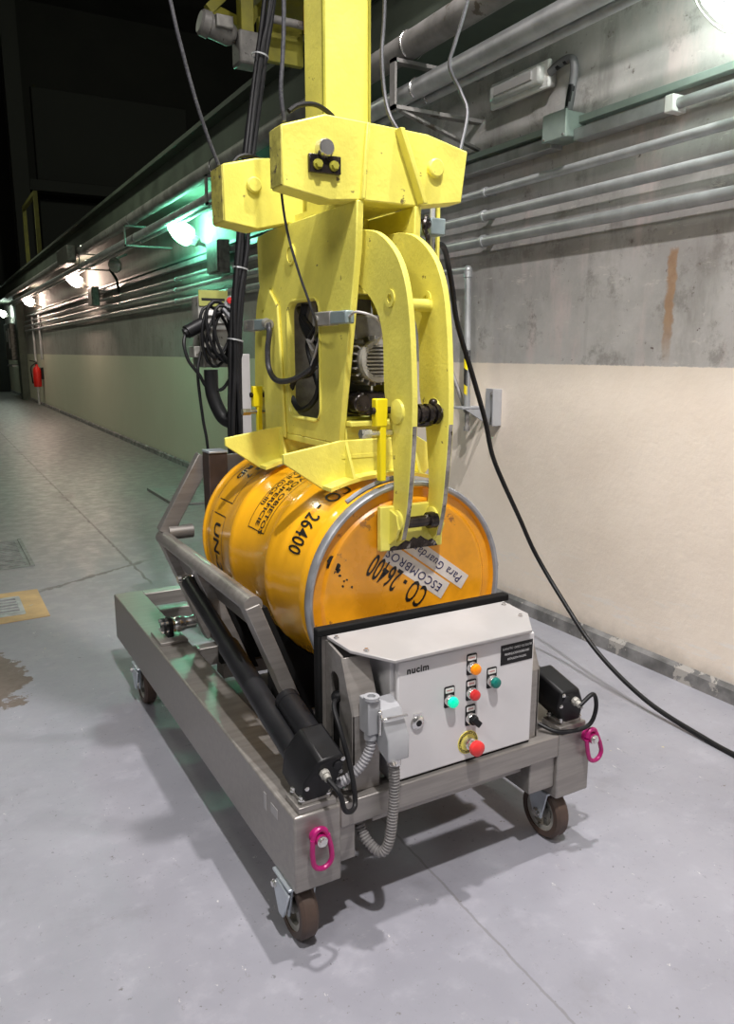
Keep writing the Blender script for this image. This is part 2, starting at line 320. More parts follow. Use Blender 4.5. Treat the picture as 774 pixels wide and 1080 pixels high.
def build(mb, name, m, parent=None, bevel=0.0, smooth=35, label=None):
    bm = mb.bm; base = BASE.get(parent.name, Vector((0, 0, 0))) if parent else Vector((0, 0, 0))
    bmesh.ops.recalc_face_normals(bm, faces=bm.faces[:])
    if base.length: bmesh.ops.translate(bm, verts=bm.verts[:], vec=-base)
    me = bpy.data.meshes.new(name); bm.to_mesh(me); bm.free(); me.materials.append(m)
    if smooth:
        me.polygons.foreach_set('use_smooth', [True] * len(me.polygons)); me.set_sharp_from_angle(angle=R(smooth))
    o = bpy.data.objects.new(name, me); C.objects.link(o)
    if parent: o.parent = parent; BASE[o.name] = base
    if bevel:
        md = o.modifiers.new('edge', 'BEVEL'); md.width = bevel; md.segments = 2; md.limit_method = 'ANGLE'; md.angle_limit = R(40)
    if label: o['label'] = label
    return o
def thing(name, label, cat, loc, group=None):
    o = bpy.data.objects.new(name, None); C.objects.link(o); o.location = loc; o.empty_display_size = 0.1
    o['label'] = label; o['category'] = cat
    if group: o['group'] = group
    BASE[o.name] = Vector(loc); return o
def single(mb, name, m, label, cat, bevel=0.0, group=None, loc=None):
    if loc is not None:
        bmesh.ops.translate(mb.bm, verts=mb.bm.verts[:], vec=-Vector(loc))
    o = build(mb, name, m, None, bevel); o['label'] = label; o['category'] = cat
    if loc is not None: o.location = loc
    if group: o['group'] = group
    return o
def struct(mb, name, m, bevel=0.0):
    o = build(mb, name, m, None, bevel); o['kind'] = 'structure'; return o
def copy_tree(o, loc, label):
    def rec(s, par):
        c = s.copy(); C.objects.link(c)
        if par: c.parent = par
        for ch in list(s.children): rec(ch, c)
        return c
    c = rec(o, None); c.location = loc; c['label'] = label; BASE[c.name] = Vector(loc); return c
def rrect(a0, a1, b0, b1, r, n=5):
    out = []
    for cx, cy, s0 in ((a1 - r, b1 - r, 0), (a0 + r, b1 - r, 90), (a0 + r, b0 + r, 180), (a1 - r, b0 + r, 270)):
        for k in range(n + 1):
            t = R(s0 + 90 * k / n); out.append((cx + r * math.cos(t), cy + r * math.sin(t)))
    return out
def circ(a, b, r, n=16): return [(a + r * math.cos(2 * math.pi * k / n), b + r * math.sin(2 * math.pi * k / n)) for k in range(n)]
def text_bm(s, size, fn, align='CENTER', cell=None, xs=1.0, shear=0.0, bold=0.0, spacing=1.0):
    """text as a mesh; fn maps (u, v) of the flat text to a 3-D point"""
    cu = bpy.data.curves.new('t', 'FONT'); cu.body = s; cu.size = size; cu.align_x = align; cu.align_y = 'CENTER'
    cu.resolution_u = 3; cu.shear = shear; cu.offset = bold; cu.space_character = spacing
    ob = bpy.data.objects.new('t', cu); C.objects.link(ob); bpy.context.view_layer.update()
    me = bpy.data.meshes.new_from_object(ob.evaluated_get(bpy.context.evaluated_depsgraph_get()))
    bpy.data.objects.remove(ob); bpy.data.curves.remove(cu)
    mb = MB(); mb.bm.from_mesh(me); bpy.data.meshes.remove(me)
    for v in mb.bm.verts: v.co.x *= xs
    if cell:
        lo = min(v.co.x for v in mb.bm.verts); hi = max(v.co.x for v in mb.bm.verts); x = lo + cell
        while x < hi:
            bmesh.ops.bisect_plane(mb.bm, geom=mb.bm.verts[:] + mb.bm.edges[:] + mb.bm.faces[:], plane_co=(x, 0, 0), plane_no=(1, 0, 0)); x += cell
    for v in mb.bm.verts: v.co = Vector(fn(v.co.x, v.co.y))
    return mb
def decal(mb, name, m, parent):
    o = build(mb, name, m, parent, 0, 0); return o

# ================================================================== THE TUNNEL
WX = 2.75
struct(MB().plate([(-6, -4), (14, -4), (14, 31), (-6, 31)], 'z', -0.1, 0, [rrect(0.10, 0.365, 4.42, 4.78, 0.01, 1)]), 'floor', floor_mat())
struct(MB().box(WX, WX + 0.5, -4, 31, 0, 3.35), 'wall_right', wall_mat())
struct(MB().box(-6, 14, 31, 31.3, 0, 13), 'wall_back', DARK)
struct(MB().box(-6.2, -6, -4, 31, 0, 13), 'wall_left', mat('left_concrete', (0.30, 0.29, 0.27), 0.85, 0, 0.2, 2))
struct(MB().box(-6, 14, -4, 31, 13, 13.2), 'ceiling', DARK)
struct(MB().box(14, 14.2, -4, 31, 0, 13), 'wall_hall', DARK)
struct(MB().loft([[(WX, -4, z0), (WX - 0.025, -4, z0), (WX - 0.018, -4, 0.055), (WX, -4, 0.075)] if 0 else
       [(WX, y, 0.0), (WX - 0.028, y, 0.0), (WX - 0.020, y, 0.055), (WX, y, 0.072)] for z0, y in ((0, -4), (0, 31))]), 'baseboard_right', skirt_mat())
# far end of the hall, dim
for i, (x0, x1, z0, z1) in enumerate(((4.2, 9.6, 7.3, 10.3), (4.2, 7.0, 3.6, 6.7), (10.2, 13.6, 7.3, 10.3))):
    struct(MB().box(x0, x1, 30.85, 31, z0, z1), 'trim_%d' % (i + 1), PANEL, 0.03)
struct(MB().box(3.25, 3.75, 29.5, 30.2, 0, 13), 'trim_4', PANEL)
struct(MB().box(3.8, 14, 29.8, 30.4, 6.75, 7.1), 'trim_5', PANEL)
struct(MB().box(2.55, WX, 25.2, 25.8, 0, 3.2), 'trim_6', GIRD)
# crane girder along the wall top
g = thing('crane_girder', 'long dark crane rail girder running along the top of the concrete wall', 'girder', (2.55, 14, 3.3))
build(MB().box(2.47, 2.75, -4, 30.5, 3.02, 3.36), 'web', GIRD, g)
build(MB().box(2.36, 2.75, -4, 30.5, 3.36, 3.40), 'top_flange', GIRD, g)
build(MB().box(2.38, 2.75, -4, 30.5, 2.99, 3.02), 'bottom_flange', GIRD, g)
build(MB().box(2.55, 2.63, -4, 30.5, 3.40, 3.50), 'rail', PIPED, g)

# ------------------------------------------------------------------ pipes on the wall
def pipe(name, x, z, r, m, label, y0=-1.0, y1=24.5, clips=0.0, cat='pipe', group=None):
    o = thing(name, label, cat, (x, (y0 + y1) / 2, z), group)
    build(MB().cyl((x, y0, z), (x, y1, z), r, 18), 'pipe_run', m, o)
    if clips:
        y = y0 + clips * 0.55; k = 0
        while y < y1 and k < 8:
            c = MB().lathe([(r + 0.001, -0.012), (r + 0.006, -0.012), (r + 0.006, 0.012), (r + 0.001, 0.012)], (x, y, z), (0, 1, 0), 18, True)
            c.box(x + r * 0.6, WX, y - 0.012, y + 0.012, z - 0.012, z + 0.012)
            build(c, 'clip', PIPE, o); y += clips; k += 1
    return o
pipe('steel_pipe', 2.29, 2.90, 0.064, PIPED, 'thickest dusty steel pipe high under the girder', clips=0)
pipe('steel_pipe', 2.33, 2.705, 0.046, PIPE, 'second large shiny pipe just below the thickest overhead pipe')
pipe('conduit', 2.395, 2.665, 0.020, PIPE, 'slim conduit tucked against the second large overhead pipe', cat='conduit')
pipe('wall_pipe', 2.69, 2.225, 0.020, PIPE, 'thinnest of the three bare wall pipes, directly below the junction box trunking', clips=2.9)
pipe('wall_pipe', 2.685, 2.105, 0.024, PIPE, 'middle of the three bare galvanised pipes along the concrete wall', clips=2.9)
pipe('wall_pipe', 2.685, 1.978, 0.026, PIPE, 'lowest galvanised pipe along the concrete wall, above the rust streak', clips=2.9)
# trunking, top channel, conduit to its right
tr = thing('cable_trunking', 'grey green cable trunking running left from the junction box on the wall', 'trunking', (2.70, 6, 2.36))
build(MB().box(2.672, 2.745, 2.30, 2.84, 2.335, 2.385), 'channel', PIPE, tr, 0.003)
build(MB().box(2.672, 2.745, 2.985, 24, 2.335, 2.385), 'channel', PIPE, tr, 0.003)
build(MB().box(2.668, 2.748, 2.292, 2.335, 2.328, 2.392), 'end_cap', LABEL, tr, 0.004)
pipe('conduit', 2.705, 2.36, 0.021, PIPE, 'galvanised conduit leaving the white end of the trunking on the right', -1, 2.292, cat='conduit')
single(MB().box(2.70, 2.745, -1, 24, 2.415, 2.445), 'cable_channel', GREENG, 'narrow green grey cable channel just above the trunking', 'channel', 0.003)
jb = thing('junction_box', 'grey green square junction box on the wall, under the bulkhead light', 'junction box', (2.66, 2.91, 2.36))
build(MB().box(2.63, 2.75, 2.84, 2.985, 2.352, 2.462), 'box_body', GREENG, jb, 0.006)
build(MB().box(2.618, 2.632, 2.836, 2.989, 2.348, 2.466), 'cover', GREENG, jb, 0.003)
build(MB().cyl((2.69, 2.90, 2.462), (2.69, 2.90, 2.49), 0.018, 12), 'gland', BLK, jb)
for yy in (2.85, 2.975):
    build(MB().hexbolt((2.618, yy, 2.36), (-1, 0, 0), 0.004, 0.004), 'screw', CHROME, jb)
# bulkhead light
bl = thing('bulkhead_light', 'unlit white rectangular bulkhead light on the concrete wall above the junction box', 'light fixture', (2.72, 3.25, 2.69))
build(MB().box(2.70, 2.75, 3.05, 3.47, 2.625, 2.735), 'housing', LIDG, bl, 0.012)
build(MB().box(2.655, 2.702, 3.07, 3.45, 2.638, 2.724), 'diffuser', SHADE, bl, 0.018)
build(MB().box(2.690, 2.712, 3.042, 3.478, 2.617, 2.743), 'rim', LABEL, bl, 0.01)
build(MB().box(2.648, 2.656, 3.12, 3.40, 2.662, 2.700), 'tube_mark', LIDG, bl, 0.002)
lc = thing('light_conduit', 'thick grey bent cable sleeve joining the bulkhead light to the junction box', 'cable', (2.70, 2.9, 2.6))
build(MB().tube([(2.70, 3.045, 2.68), (2.70, 2.98, 2.70), (2.70, 2.91, 2.70), (2.70, 2.885, 2.66), (2.70, 2.895, 2.56), (2.69, 2.90, 2.475)], 0.019, 12), 'sleeve', mat('dark_sleeve', (0.13, 0.13, 0.135), 0.5), lc)
build(MB().tube([(2.70, 3.02, 2.69), (2.70, 2.965, 2.702), (2.70, 2.93, 2.702)], 0.0185, 12), 'black_end', BLK, lc)
build(MB().tube([(2.70, 2.892, 2.585), (2.695, 2.898, 2.53), (2.69, 2.90, 2.475)], 0.0185, 12), 'black_end', BLK, lc)
# bracket carrying the two big pipes
for i, yy in enumerate((3.62, 6.6, 9.6, 12.6)):
    b = thing('pipe_bracket', ['angle iron bracket on the wall carrying the overhead pipes right of the yellow mast',
              'dark pipe bracket above the green lamp', 'dark pipe bracket left of the green lamp', 'dark pipe bracket above the dead round lamp'][i], 'bracket', (2.5, yy, 2.7))
    build(MB().box(2.20, 2.75, yy, yy + 0.05, 2.815, 2.833), 'arm', PIPED, b)
    build(MB().box(2.20, 2.75, yy, yy + 0.05, 2.600, 2.618).box(2.2, 2.212, yy, yy + 0.05, 2.6, 2.833), 'arm', PIPED, b)
    if i == 0: build(MB().bar((2.25, yy + 0.025, 2.6), (2.75, yy + 0.025, 2.47), 0.03, 0.012), 'brace', PIPED, b)
    for x, z, r in ((2.29, 2.90, 0.064), (2.33, 2.705, 0.046), (2.395, 2.665, 0.020)):
        build(MB().tube([(x - (r + 0.004) * math.cos(R(a)), yy - 0.012, z + (r + 0.004) * math.sin(R(a))) for a in range(-60, 241, 20)], 0.004, 6, raw=True), 'u_bolt', CHROME, b)

# ------------------------------------------------------------------ caged wall lamps down the tunnel
def cage_lamp(loc, bulb, label, tilt=1.0):
    x, y, z = loc
    t = thing('caged_wall_lamp', label, 'lamp', loc, 'caged lamps along the tunnel wall')
    d = Vector((-0.80, 0.30, 0.52)).normalized()
    b0 = Vector(loc); b1 = b0 + d * 0.10
    build(MB().lathe([(0.03, -0.02), (0.05, 0.0), (0.05, 0.06), (0.035, 0.07)], b0, d, 18), 'lamp_base', MOTG, t)
    build(MB().bar(b0 - d * 0.01, (WX, y, z - 0.05), 0.03, 0.03), 'wall_arm', PIPED, t)
    build(MB().lathe([(0.04, 0.06), (0.090, 0.09), (0.100, 0.15), (0.092, 0.22), (0.060, 0.29), (0.015, 0.325)], b0, d, 20), 'bulb', bulb, t)
    _, u, v = frame_of(d); cg = MB()
    for k in range(6):
        a = math.pi * k / 3; w = u * math.cos(a) + v * math.sin(a)
        cg.tube([b0 + d * 0.05 + w * 0.05, b0 + d * 0.10 + w * 0.108, b0 + d * 0.22 + w * 0.106, b0 + d * 0.30 + w * 0.065, b0 + d * 0.345], 0.003, 5, 4)
    build(cg, 'wire_cage', MOTG, t)
    return t
l0 = cage_lamp((2.60, 8.15, 2.50), BULBG, 'glowing green caged wall lamp just left of the yellow machine')
l1 = cage_lamp((2.60, 14.6, 2.52), BULBW, 'larger warm glowing caged lamp, first beyond the dead round lamp')
copy_tree(l1, (2.60, 21.2, 2.52), 'smaller warm glowing caged lamp above the fire extinguisher')
cage_lamp((2.60, 28.4, 2.52), BULBN, 'farthest small pale lamp at the left end of the tunnel wall')
cage_lamp((2.62, 1.86, 2.50), BULBC, 'pale glowing lamp cut off at the top right corner of the view')
fl = thing('round_lamp', 'unlit round reflector lamp hung from the pipes beside the warm lamps', 'lamp', (2.5, 11.9, 2.62))
build(MB().lathe([(0.04, 0.09), (0.10, 0.0), (0.11, -0.02), (0.10, -0.05), (0.04, -0.08)], (2.58, 11.9, 2.62), (0.7, 0.6, 0.2), 20), 'reflector', CHROME, fl)
build(MB().tube([(2.5, 11.95, 2.56), (2.62, 12.1, 2.42), (2.66, 12.2, 2.25)], 0.02, 8), 'lamp_arm', BLK, fl)
build(MB().bar((2.58, 11.95, 2.70), (WX, 11.95, 2.78), 0.03, 0.03), 'wall_arm', PIPED, fl)
for i, (yy, lab) in enumerate(((7.35, 'dark steel switch box on the wall pipes beside the green lamp'), (13.6, 'dark steel switch box on the wall pipes below the warm lamp'))):
    bxx = thing('switch_box', lab, 'switch box', (2.66, yy, 2.3))
    build(MB().box(2.545, 2.655, yy, yy + 0.34, 2.14, 2.44), 'box_body', MOTD, bxx, 0.01)
    build(MB().box(2.53, 2.545, yy + 0.01, yy + 0.33, 2.15, 2.43), 'cover', MOTD, bxx, 0.004)
ub = thing('overhead_box', 'dark steel box under the girder, left of the dead round lamp', 'box', (2.4, 13.4, 2.95))
build(MB().box(2.08, 2.215, 12.9, 13.9, 2.74, 2.985), 'box_body', MOTD, ub, 0.02)
build(MB().box(2.09, 2.205, 13.0, 13.8, 2.725, 2.74), 'bottom_cover', LIDG, ub)

# ------------------------------------------------------------------ far wall equipment
fe = thing('fire_extinguisher', 'red fire extinguisher hanging on the far left wall', 'fire extinguisher', (2.62, 22.0, 0.55))
build(MB().lathe([(0.02, 0), (0.095, 0.01), (0.10, 0.04), (0.10, 0.40), (0.085, 0.48), (0.04, 0.53), (0.03, 0.58)], (2.60, 22.0, 0.50), (0, 0, 1), 20), 'cylinder', EXTR, fe)
build(MB().cyl((2.60, 22, 1.08), (2.60, 22, 1.14), 0.025, 10).bar((2.60, 22.0, 1.14), (2.44, 21.9, 1.18), 0.03, 0.02), 'valve', BLK, fe)
build(MB().tube([(2.56, 21.95, 1.1), (2.45, 21.85, 1.0), (2.46, 21.85, 0.7), (2.47, 21.86, 0.6)], 0.018, 8), 'hose', BLK, fe)
build(MB().box(2.70, 2.75, 21.9, 22.1, 0.7, 1.0), 'wall_bracket', BLK, fe)
for i, (yy, z0, lab) in enumerate(((22.9, 0.0, 'pale vertical drop pipe left of the fire extinguisher'), (21.6, 1.2, 'pale vertical drop pipe right above the fire extinguisher'))):
    single(MB().cyl((2.70, yy, z0), (2.70, yy, 2.3), 0.03, 10), 'drop_pipe', PIPE, lab, 'pipe')
cb = thing('electrical_cabinet', 'small dark electrical cabinet with pale gauges at the far left wall', 'cabinet', (2.6, 27.3, 1.2))
build(MB().box(2.45, 2.75, 26.5, 28.2, 1.15, 2.25), 'cabinet_body', MOTD, cb, 0.02)
build(MB().box(2.44, 2.45, 26.7, 26.9, 1.5, 2.1).box(2.44, 2.45, 27.3, 27.6, 1.7, 2.05), 'gauge_panel', LABEL, cb)
build(MB().box(2.45, 2.75, 26.5, 28.0, 0.95, 1.0), 'shelf', LIDG, cb)
YELF = mat('dimmed_frame_yellow', (0.10, 0.095, 0.012), 0.7, 0, 0.2, 8)  # yellow darkened to stand in for the dim light above the girder
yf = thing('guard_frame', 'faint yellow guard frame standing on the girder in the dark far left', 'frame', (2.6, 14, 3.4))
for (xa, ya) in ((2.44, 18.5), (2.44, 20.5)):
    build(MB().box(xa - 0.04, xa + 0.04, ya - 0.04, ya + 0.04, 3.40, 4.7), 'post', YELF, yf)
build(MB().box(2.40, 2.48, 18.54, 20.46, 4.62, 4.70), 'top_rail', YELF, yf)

# ------------------------------------------------------------------ bent wall pipe with bracket
sp = thing('stand_pipe', 'grey elbow pipe dropping down the wall to a wall clamp, hazard tape around it', 'pipe', (2.66, 3.6, 1.0))
build(MB().cyl((2.665, 3.60, 1.835), (2.665, 3.575, 1.09), 0.018, 14).cyl((2.665, 3.60, 1.84), (2.665, 4.3, 1.855), 0.018, 14).ball((2.665, 3.60, 1.84), 0.024), 'pipe_run', PIPE, sp)
build(MB().cyl((2.665, 3.598, 1.80), (2.665, 3.600, 1.83), 0.023, 14), 'socket', PIPE, sp)
for k, (a, b_, m_) in enumerate(((1.36, 1.42, HAZY), (1.31, 1.36, YELB), (1.22, 1.31, HAZY), (1.17, 1.22, YELB))):
    build(MB().loft([[(2.665 + 0.0192 * math.cos(t), 3.583 + 0.0192 * math.sin(t) + (z - 1.3) * 0.03, z + 0.012 * math.sin(t)) for t in [2 * math.pi * q / 14 for q in range(14)]] for z in (a, b_)]), 'tape_band', m_, sp)
build(MB().cyl((2.665, 3.575, 1.09), (2.665, 3.574, 0.98), 0.013, 10), 'threaded_rod', PIPED, sp)
build(MB().cyl((2.665, 3.574, 0.985), (2.665, 3.574, 0.960), 0.018, 6), 'nut', PIPED, sp)
build(MB().box(2.60, 2.75, 3.53, 3.63, 1.085, 1.097), 'clamp_arm', GREYP, sp, 0.002)
build(MB().box(2.735, 2.75, 3.38, 3.50, 1.0, 1.20).box(2.69, 2.75, 3.375, 3.385, 1.0, 1.20).prism([(2.6, 3.5, 1.085), (2.75, 3.5, 1.085), (2.75, 3.5, 1.0)], (0, 0.008, 0)), 'wall_plate', GREYP, sp, 0.002)
for z in (1.03, 1.17): build(MB().hexbolt((2.735, 3.44, z), (-1, 0, 0), 0.010, 0.010), 'bolt', PIPED, sp)
single(MB().cyl((2.72, 3.66, 1.06), (2.72, 3.95, 1.5), 0.012, 8), 'diagonal_stay', PIPED, 'rusty diagonal stay rod on the wall behind the grey elbow pipe', 'rod')

# ------------------------------------------------------------------ floor fittings
gf = thing('floor_drain', 'square grate drain set in a painted ochre patch on the floor', 'drain', (0.25, 4.6, 0))
build(MB().plate([(-0.15, 4.30), (0.475, 4.33), (0.475, 4.88), (-0.15, 4.88)], 'z', 0.0005, 0.004, [rrect(0.10, 0.365, 4.42, 4.78, 0.01, 1)]), 'painted_surround', OCHRE, gf)
build(MB().plate(rrect(0.10, 0.365, 4.42, 4.78, 0.01, 1), 'z', -0.02, 0.006, [rrect(0.125, 0.340, 4.46, 4.74, 0.008, 1)]), 'frame', GRATE, gf)
gb = MB()
for k in range(5): gb.box(0.125, 0.340, 4.472 + k * 0.054, 4.500 + k * 0.054, -0.02, 0.004)
build(gb, 'grate', GRATE, gf)
build(MB().box(0.10, 0.365, 4.42, 4.78, -0.095, -0.05), 'pit_floor', PIT, gf)
mh = thing('manhole_cover', 'ribbed cast iron cover in the floor beyond the drain', 'manhole cover', (0.3, 5.9, 0))
build(MB().box(-0.15, 0.53, 5.45, 6.3, 0.0005, 0.004), 'frame', MANH, mh)
mb_ = MB()
for k in range(16): mb_.box(-0.12, 0.48, 5.49 + k * 0.05, 5.51 + k * 0.05, 0.004, 0.010)
build(mb_, 'ribs', MANH, mh)
build(MB().box(0.505, 0.53, 5.45, 6.3, 0.004, 0.012), 'rim', MANH, mh)
pl = thing('floor_plate', 'dark trench cover plate in the floor behind the machine', 'plate', (2.2, 7.4, 0))
build(MB().box(1.93, 2.75, 7.0, 7.95, 0.0005, 0.02), 'cover', MANH, pl, 0.004)
build(MB().box(1.90, 1.93, 6.97, 7.98, 0.0005, 0.03), 'edge_strip', PIPED, pl)

# ================================================================== TRANSPORT CART
cart = thing('drum_cart', 'stainless steel wheeled tipping cart carrying the orange drum', 'cart', (1.095, 2.42, 0))
L0, L1, R0, R1 = 0.635, 0.755, 1.435, 1.555
YF, YB, ZB, ZT = 1.463, 3.38, 0.165, 0.362
for x0, x1 in ((L0, L1), (R0, R1)):
    sb = build(MB().box(x0, x1, YF, YB, ZB, ZT), 'side_beam', STEEL, cart, 0.005)
    xg0, xg1 = (L1, 0.80) if x0 == L0 else (1.345, R0)
    build(MB().box(xg0, xg1, 1.475, 1.60, 0.200, 0.298), 'gusset_box', STEEL, cart, 0.004)
build(MB().box(L1, R0, 1.4632, 1.523, 0.297, 0.3618), 'cross_beam', STEEL, cart, 0.004)
build(MB().box(0.86, 1.335, 1.50, 1.545, 0.262, 0.278).box(0.86, 1.335, 1.537, 1.545, 0.262, 0.297), 'angle_bar', STEEL, cart, 0.002)
for y0, y1, z0, z1 in ((3.32, 3.38, 0.30, 0.361), (3.07, 3.12, 0.30, 0.361), (2.60, 2.65, 0.28, 0.35), (1.98, 2.03, 0.27, 0.345)):
    build(MB().box(L1, R0, y0, y1, z0, z1), 'cross_beam', STEEL, cart, 0.003)
build(MB().box(L1, R0, 1.86, 1.91, 0.30, 0.362), 'cross_beam', STEELD, cart, 0.003)
build(MB().box(L1, 1.15, 2.04, 2.59, 0.20, 0.21), 'belly_plate', STEELD, cart)
# engraved plate on the beam side
build(MB().box(0.6335, 0.635, 1.56, 1.60, 0.305, 0.33).box(0.6335, 0.635, 1.63, 1.645, 0.29, 0.335), 'etched_mark', LIDG, cart)
# casters
def caster(x, y, s):
    fk = MB(); fk.box(x - 0.045, x + 0.045, y - 0.05, y + 0.05, 0.158, ZB)
    for sx in (-1, 1):
        xa = x + sx * 0.030
        fk.plate([(y - 0.04, 0.160), (y + 0.04, 0.160), (y + 0.035, 0.11), (y + 0.017, 0.066), (y - 0.017, 0.066), (y - 0.028, 0.11)], 'x', xa - 0.003, xa + 0.003)
    f = build(fk, 'caster_fork', ZINC, cart, 0.002)
    w = build(MB().lathe([(0.058, -0.0225), (0.073, -0.0225), (0.080, -0.014), (0.080, 0.014), (0.073, 0.0225), (0.058, 0.0225)], (x, y, 0.080), (1, 0, 0), 36, True), 'caster_wheel', TREAD, cart, label='brown tread caster wheel with spoked grey hub')
    hub = MB().lathe([(0.045, -0.017), (0.058, -0.019), (0.058, 0.019), (0.045, 0.017)], (x, y, 0.08), (1, 0, 0), 30, True).cyl((x - 0.018, y, 0.08), (x + 0.018, y, 0.08), 0.018, 16)
    for k in range(6):
        a = R(60 * k + 15); hub.bar((x, y + 0.012 * math.cos(a), 0.08 + 0.012 * math.sin(a)), (x, y + 0.050 * math.cos(a), 0.08 + 0.050 * math.sin(a)), 0.022, 0.009, up=(1, 0, 0))
    build(hub, 'hub', MOTG, w)
    for sx in (-1, 1): build(MB().hexbolt((x + sx * 0.033, y, 0.08), (sx, 0, 0), 0.011, 0.010), 'axle_bolt', CHROME, w)
    if s:
        build(MB().plate([(y - 0.052, 0.150), (y + 0.02, 0.155), (y + 0.045, 0.13), (y + 0.03, 0.10), (y + 0.012, 0.066), (y - 0.012, 0.066), (y - 0.03, 0.10)], 'x', x - 0.047, x - 0.040), 'brake_plate', ZINC, f, 0.003)
        build(MB().hexbolt((x - 0.047, y + 0.03, 0.135), (-1, 0, 0), 0.008, 0.008), 'brake_bolt', CHROME, f)
caster(0.672, 1.535, 1); caster(0.672, 3.02, 1); caster(1.475, 1.545, 0); caster(1.475, 3.02, 0)
# magenta lifting rings
def lifting_ring(x, z, sw):
    r = build(MB().cyl((x, YF, z), (x, YF - 0.012, z), 0.019, 18).cyl((x, YF - 0.010, z), (x, YF - 0.030, z), 0.014, 18), 'lifting_ring', PINK, cart)
    pts = []
    for k in range(13):
        a = R(180 + 180 * k / 12); pts.append((x + 0.024 * math.cos(a), YF - 0.022, z - 0.052 + 0.024 * math.sin(a)))
    pts = [(x - 0.019, YF - 0.022, z + 0.006), (x - 0.024, YF - 0.022, z - 0.03)] + pts + [(x + 0.024, YF - 0.022, z - 0.03), (x + 0.019, YF - 0.022, z + 0.006)]
    pts = [(x + (p[0] - x) * math.cos(sw) - (p[2] - z) * math.sin(sw), p[1], z + (p[0] - x) * math.sin(sw) + (p[2] - z) * math.cos(sw)) for p in pts]
    build(MB().tube(pts, 0.0062, 10, raw=True), 'shackle', PINK, r)
    build(MB().tube([(x - 0.017, YF - 0.02, z + 0.004), (x - 0.012, YF - 0.02, z + 0.019), (x, YF - 0.02, z + 0.025), (x + 0.012, YF - 0.02, z + 0.019), (x + 0.017, YF - 0.02, z + 0.004)], 0.007, 10), 'collar', PINK, r)
    build(MB().cyl((x, YF - 0.028, z), (x, YF - 0.034, z), 0.013, 18).cyl((x, YF - 0.033, z), (x, YF - 0.040, z), 0.009, 12), 'bolt', CHROME, r)
lifting_ring(0.690, 0.305, 0.10); lifting_ring(1.537, 0.338, 0.32)
# front end panel with rubber edge, support posts, cabinet
build(MB().box(0.785, 1.364, 1.628, 1.644, 0.362, 0.722), 'end_panel', STEELD, cart, 0.002)
build(MB().box(0.777, 1.372, 1.622, 1.650, 0.716, 0.736).box(0.777, 0.789, 1.622, 1.65, 0.40, 0.72), 'rubber_edging', RUB, cart, 0.004)
prof = [(1.626, 0.706), (1.545, 0.690), (1.490, 0.560), (1.490, 0.3625), (1.626, 0.3625)]
for x0, sgn in ((0.800, 1), (1.376, -1)):
    st = MB().plate(prof, 'x', x0, x0 + sgn * 0.006, [rrect(1.555, 1.600, 0.43, 0.64, 0.020, 4)])
    p = build(st, 'support_post', STEEL, cart, 0.0)
    xa, xb = sorted((x0 + sgn * 0.0005, x0 + sgn * 0.075))
    build(MB().prism([(xa, 1.490, 0.363), (xb, 1.490, 0.363), (xb, 1.490, 0.560), (xa, 1.490, 0.560)], (0, 0.006, 0)).prism([(xa, 1.490, 0.560), (xb, 1.490, 0.560), (xb, 1.545, 0.685), (xa, 1.545, 0.685)], (0, 0.006, -0.002)), 'front_flange', STEEL, p, 0.001)
    build(MB().box(xa + 0.007, xb - 0.012, 1.53, 1.61, 0.365, 0.575), 'slot_shade', RUB, p)  # black block added inside the post so its slot reads as shaded
lid = [(0.800, 1.620), (0.820, 1.535), (0.895, 1.455), (1.312, 1.455), (1.366, 1.535), (1.350, 1.620)]
rf = MB().plate(lid, 'z', 0.686, 0.694)
for v in rf.bm.verts: v.co.z += (v.co.y - 1.455) * 0.15
build(rf, 'cabinet_roof', LIDG, cart, 0.0015)
for x, y in ((0.816, 1.600), (0.855, 1.52), (1.335, 1.53), (1.335, 1.600)):
    build(MB().hexbolt((x, y, 0.694 + (y - 1.455) * 0.15), (0, 0, 1), 0.005, 0.006), 'roof_bolt', CHROME, cart)
cabo = build(MB().box(0.905, 1.338, 1.492, 1.612, 0.364, 0.684), 'control_cabinet', CAB, cart, 0.003, label='light grey control cabinet with push buttons')
DY = 1.474
build(MB().box(0.915, 1.338, DY, 1.490, 0.368, 0.678), 'cabinet_door', CAB, cabo, 0.004)
build(MB().box(0.905, 1.338, DY + 0.004, 1.492, 0.362, 0.3675), 'door_seal', RUB, cabo)
LKX, LKZ = 0.972, 0.512
build(MB().lathe([(0.019, 0), (0.019, 0.003), (0.014, 0.008), (0.010, 0.009)], (LKX, DY, LKZ), (0, -1, 0), 20).box(LKX - 0.012, LKX + 0.012, DY - 0.004, DY, LKZ + 0.005, LKZ + 0.023), 'door_lock', CHROME, cabo)
build(MB().lathe([(0.008, 0.0085), (0.008, 0.0100)], (LKX, DY, LKZ), (0, -1, 0), 12), 'key_slot', BLK, cabo)
flat = lambda cx, cz, y: (lambda u, v: (cx + u, y, cz + v))
decal(text_bm('nucim', 0.024, flat(0.972, 0.650, DY - 0.0006), xs=1.0, bold=0.0008, spacing=1.12), 'logo', INK, cabo)
build(MB().box(1.226, 1.332, DY - 0.0012, DY, 0.606, 0.660), 'name_plate', BLK, cabo)
for s, z, sz in (('SUMINISTRO  CARRO VOLTEADOR', 0.6485, 0.0088), ('MANIPULACION DE BIDONES', 0.6335, 0.0088), ('INSTALACION NUCLEAR', 0.6195, 0.0080)):
    decal(text_bm(s, sz, flat(1.279, z, DY - 0.0018), xs=0.70), 'plate_text', INKW, cabo)
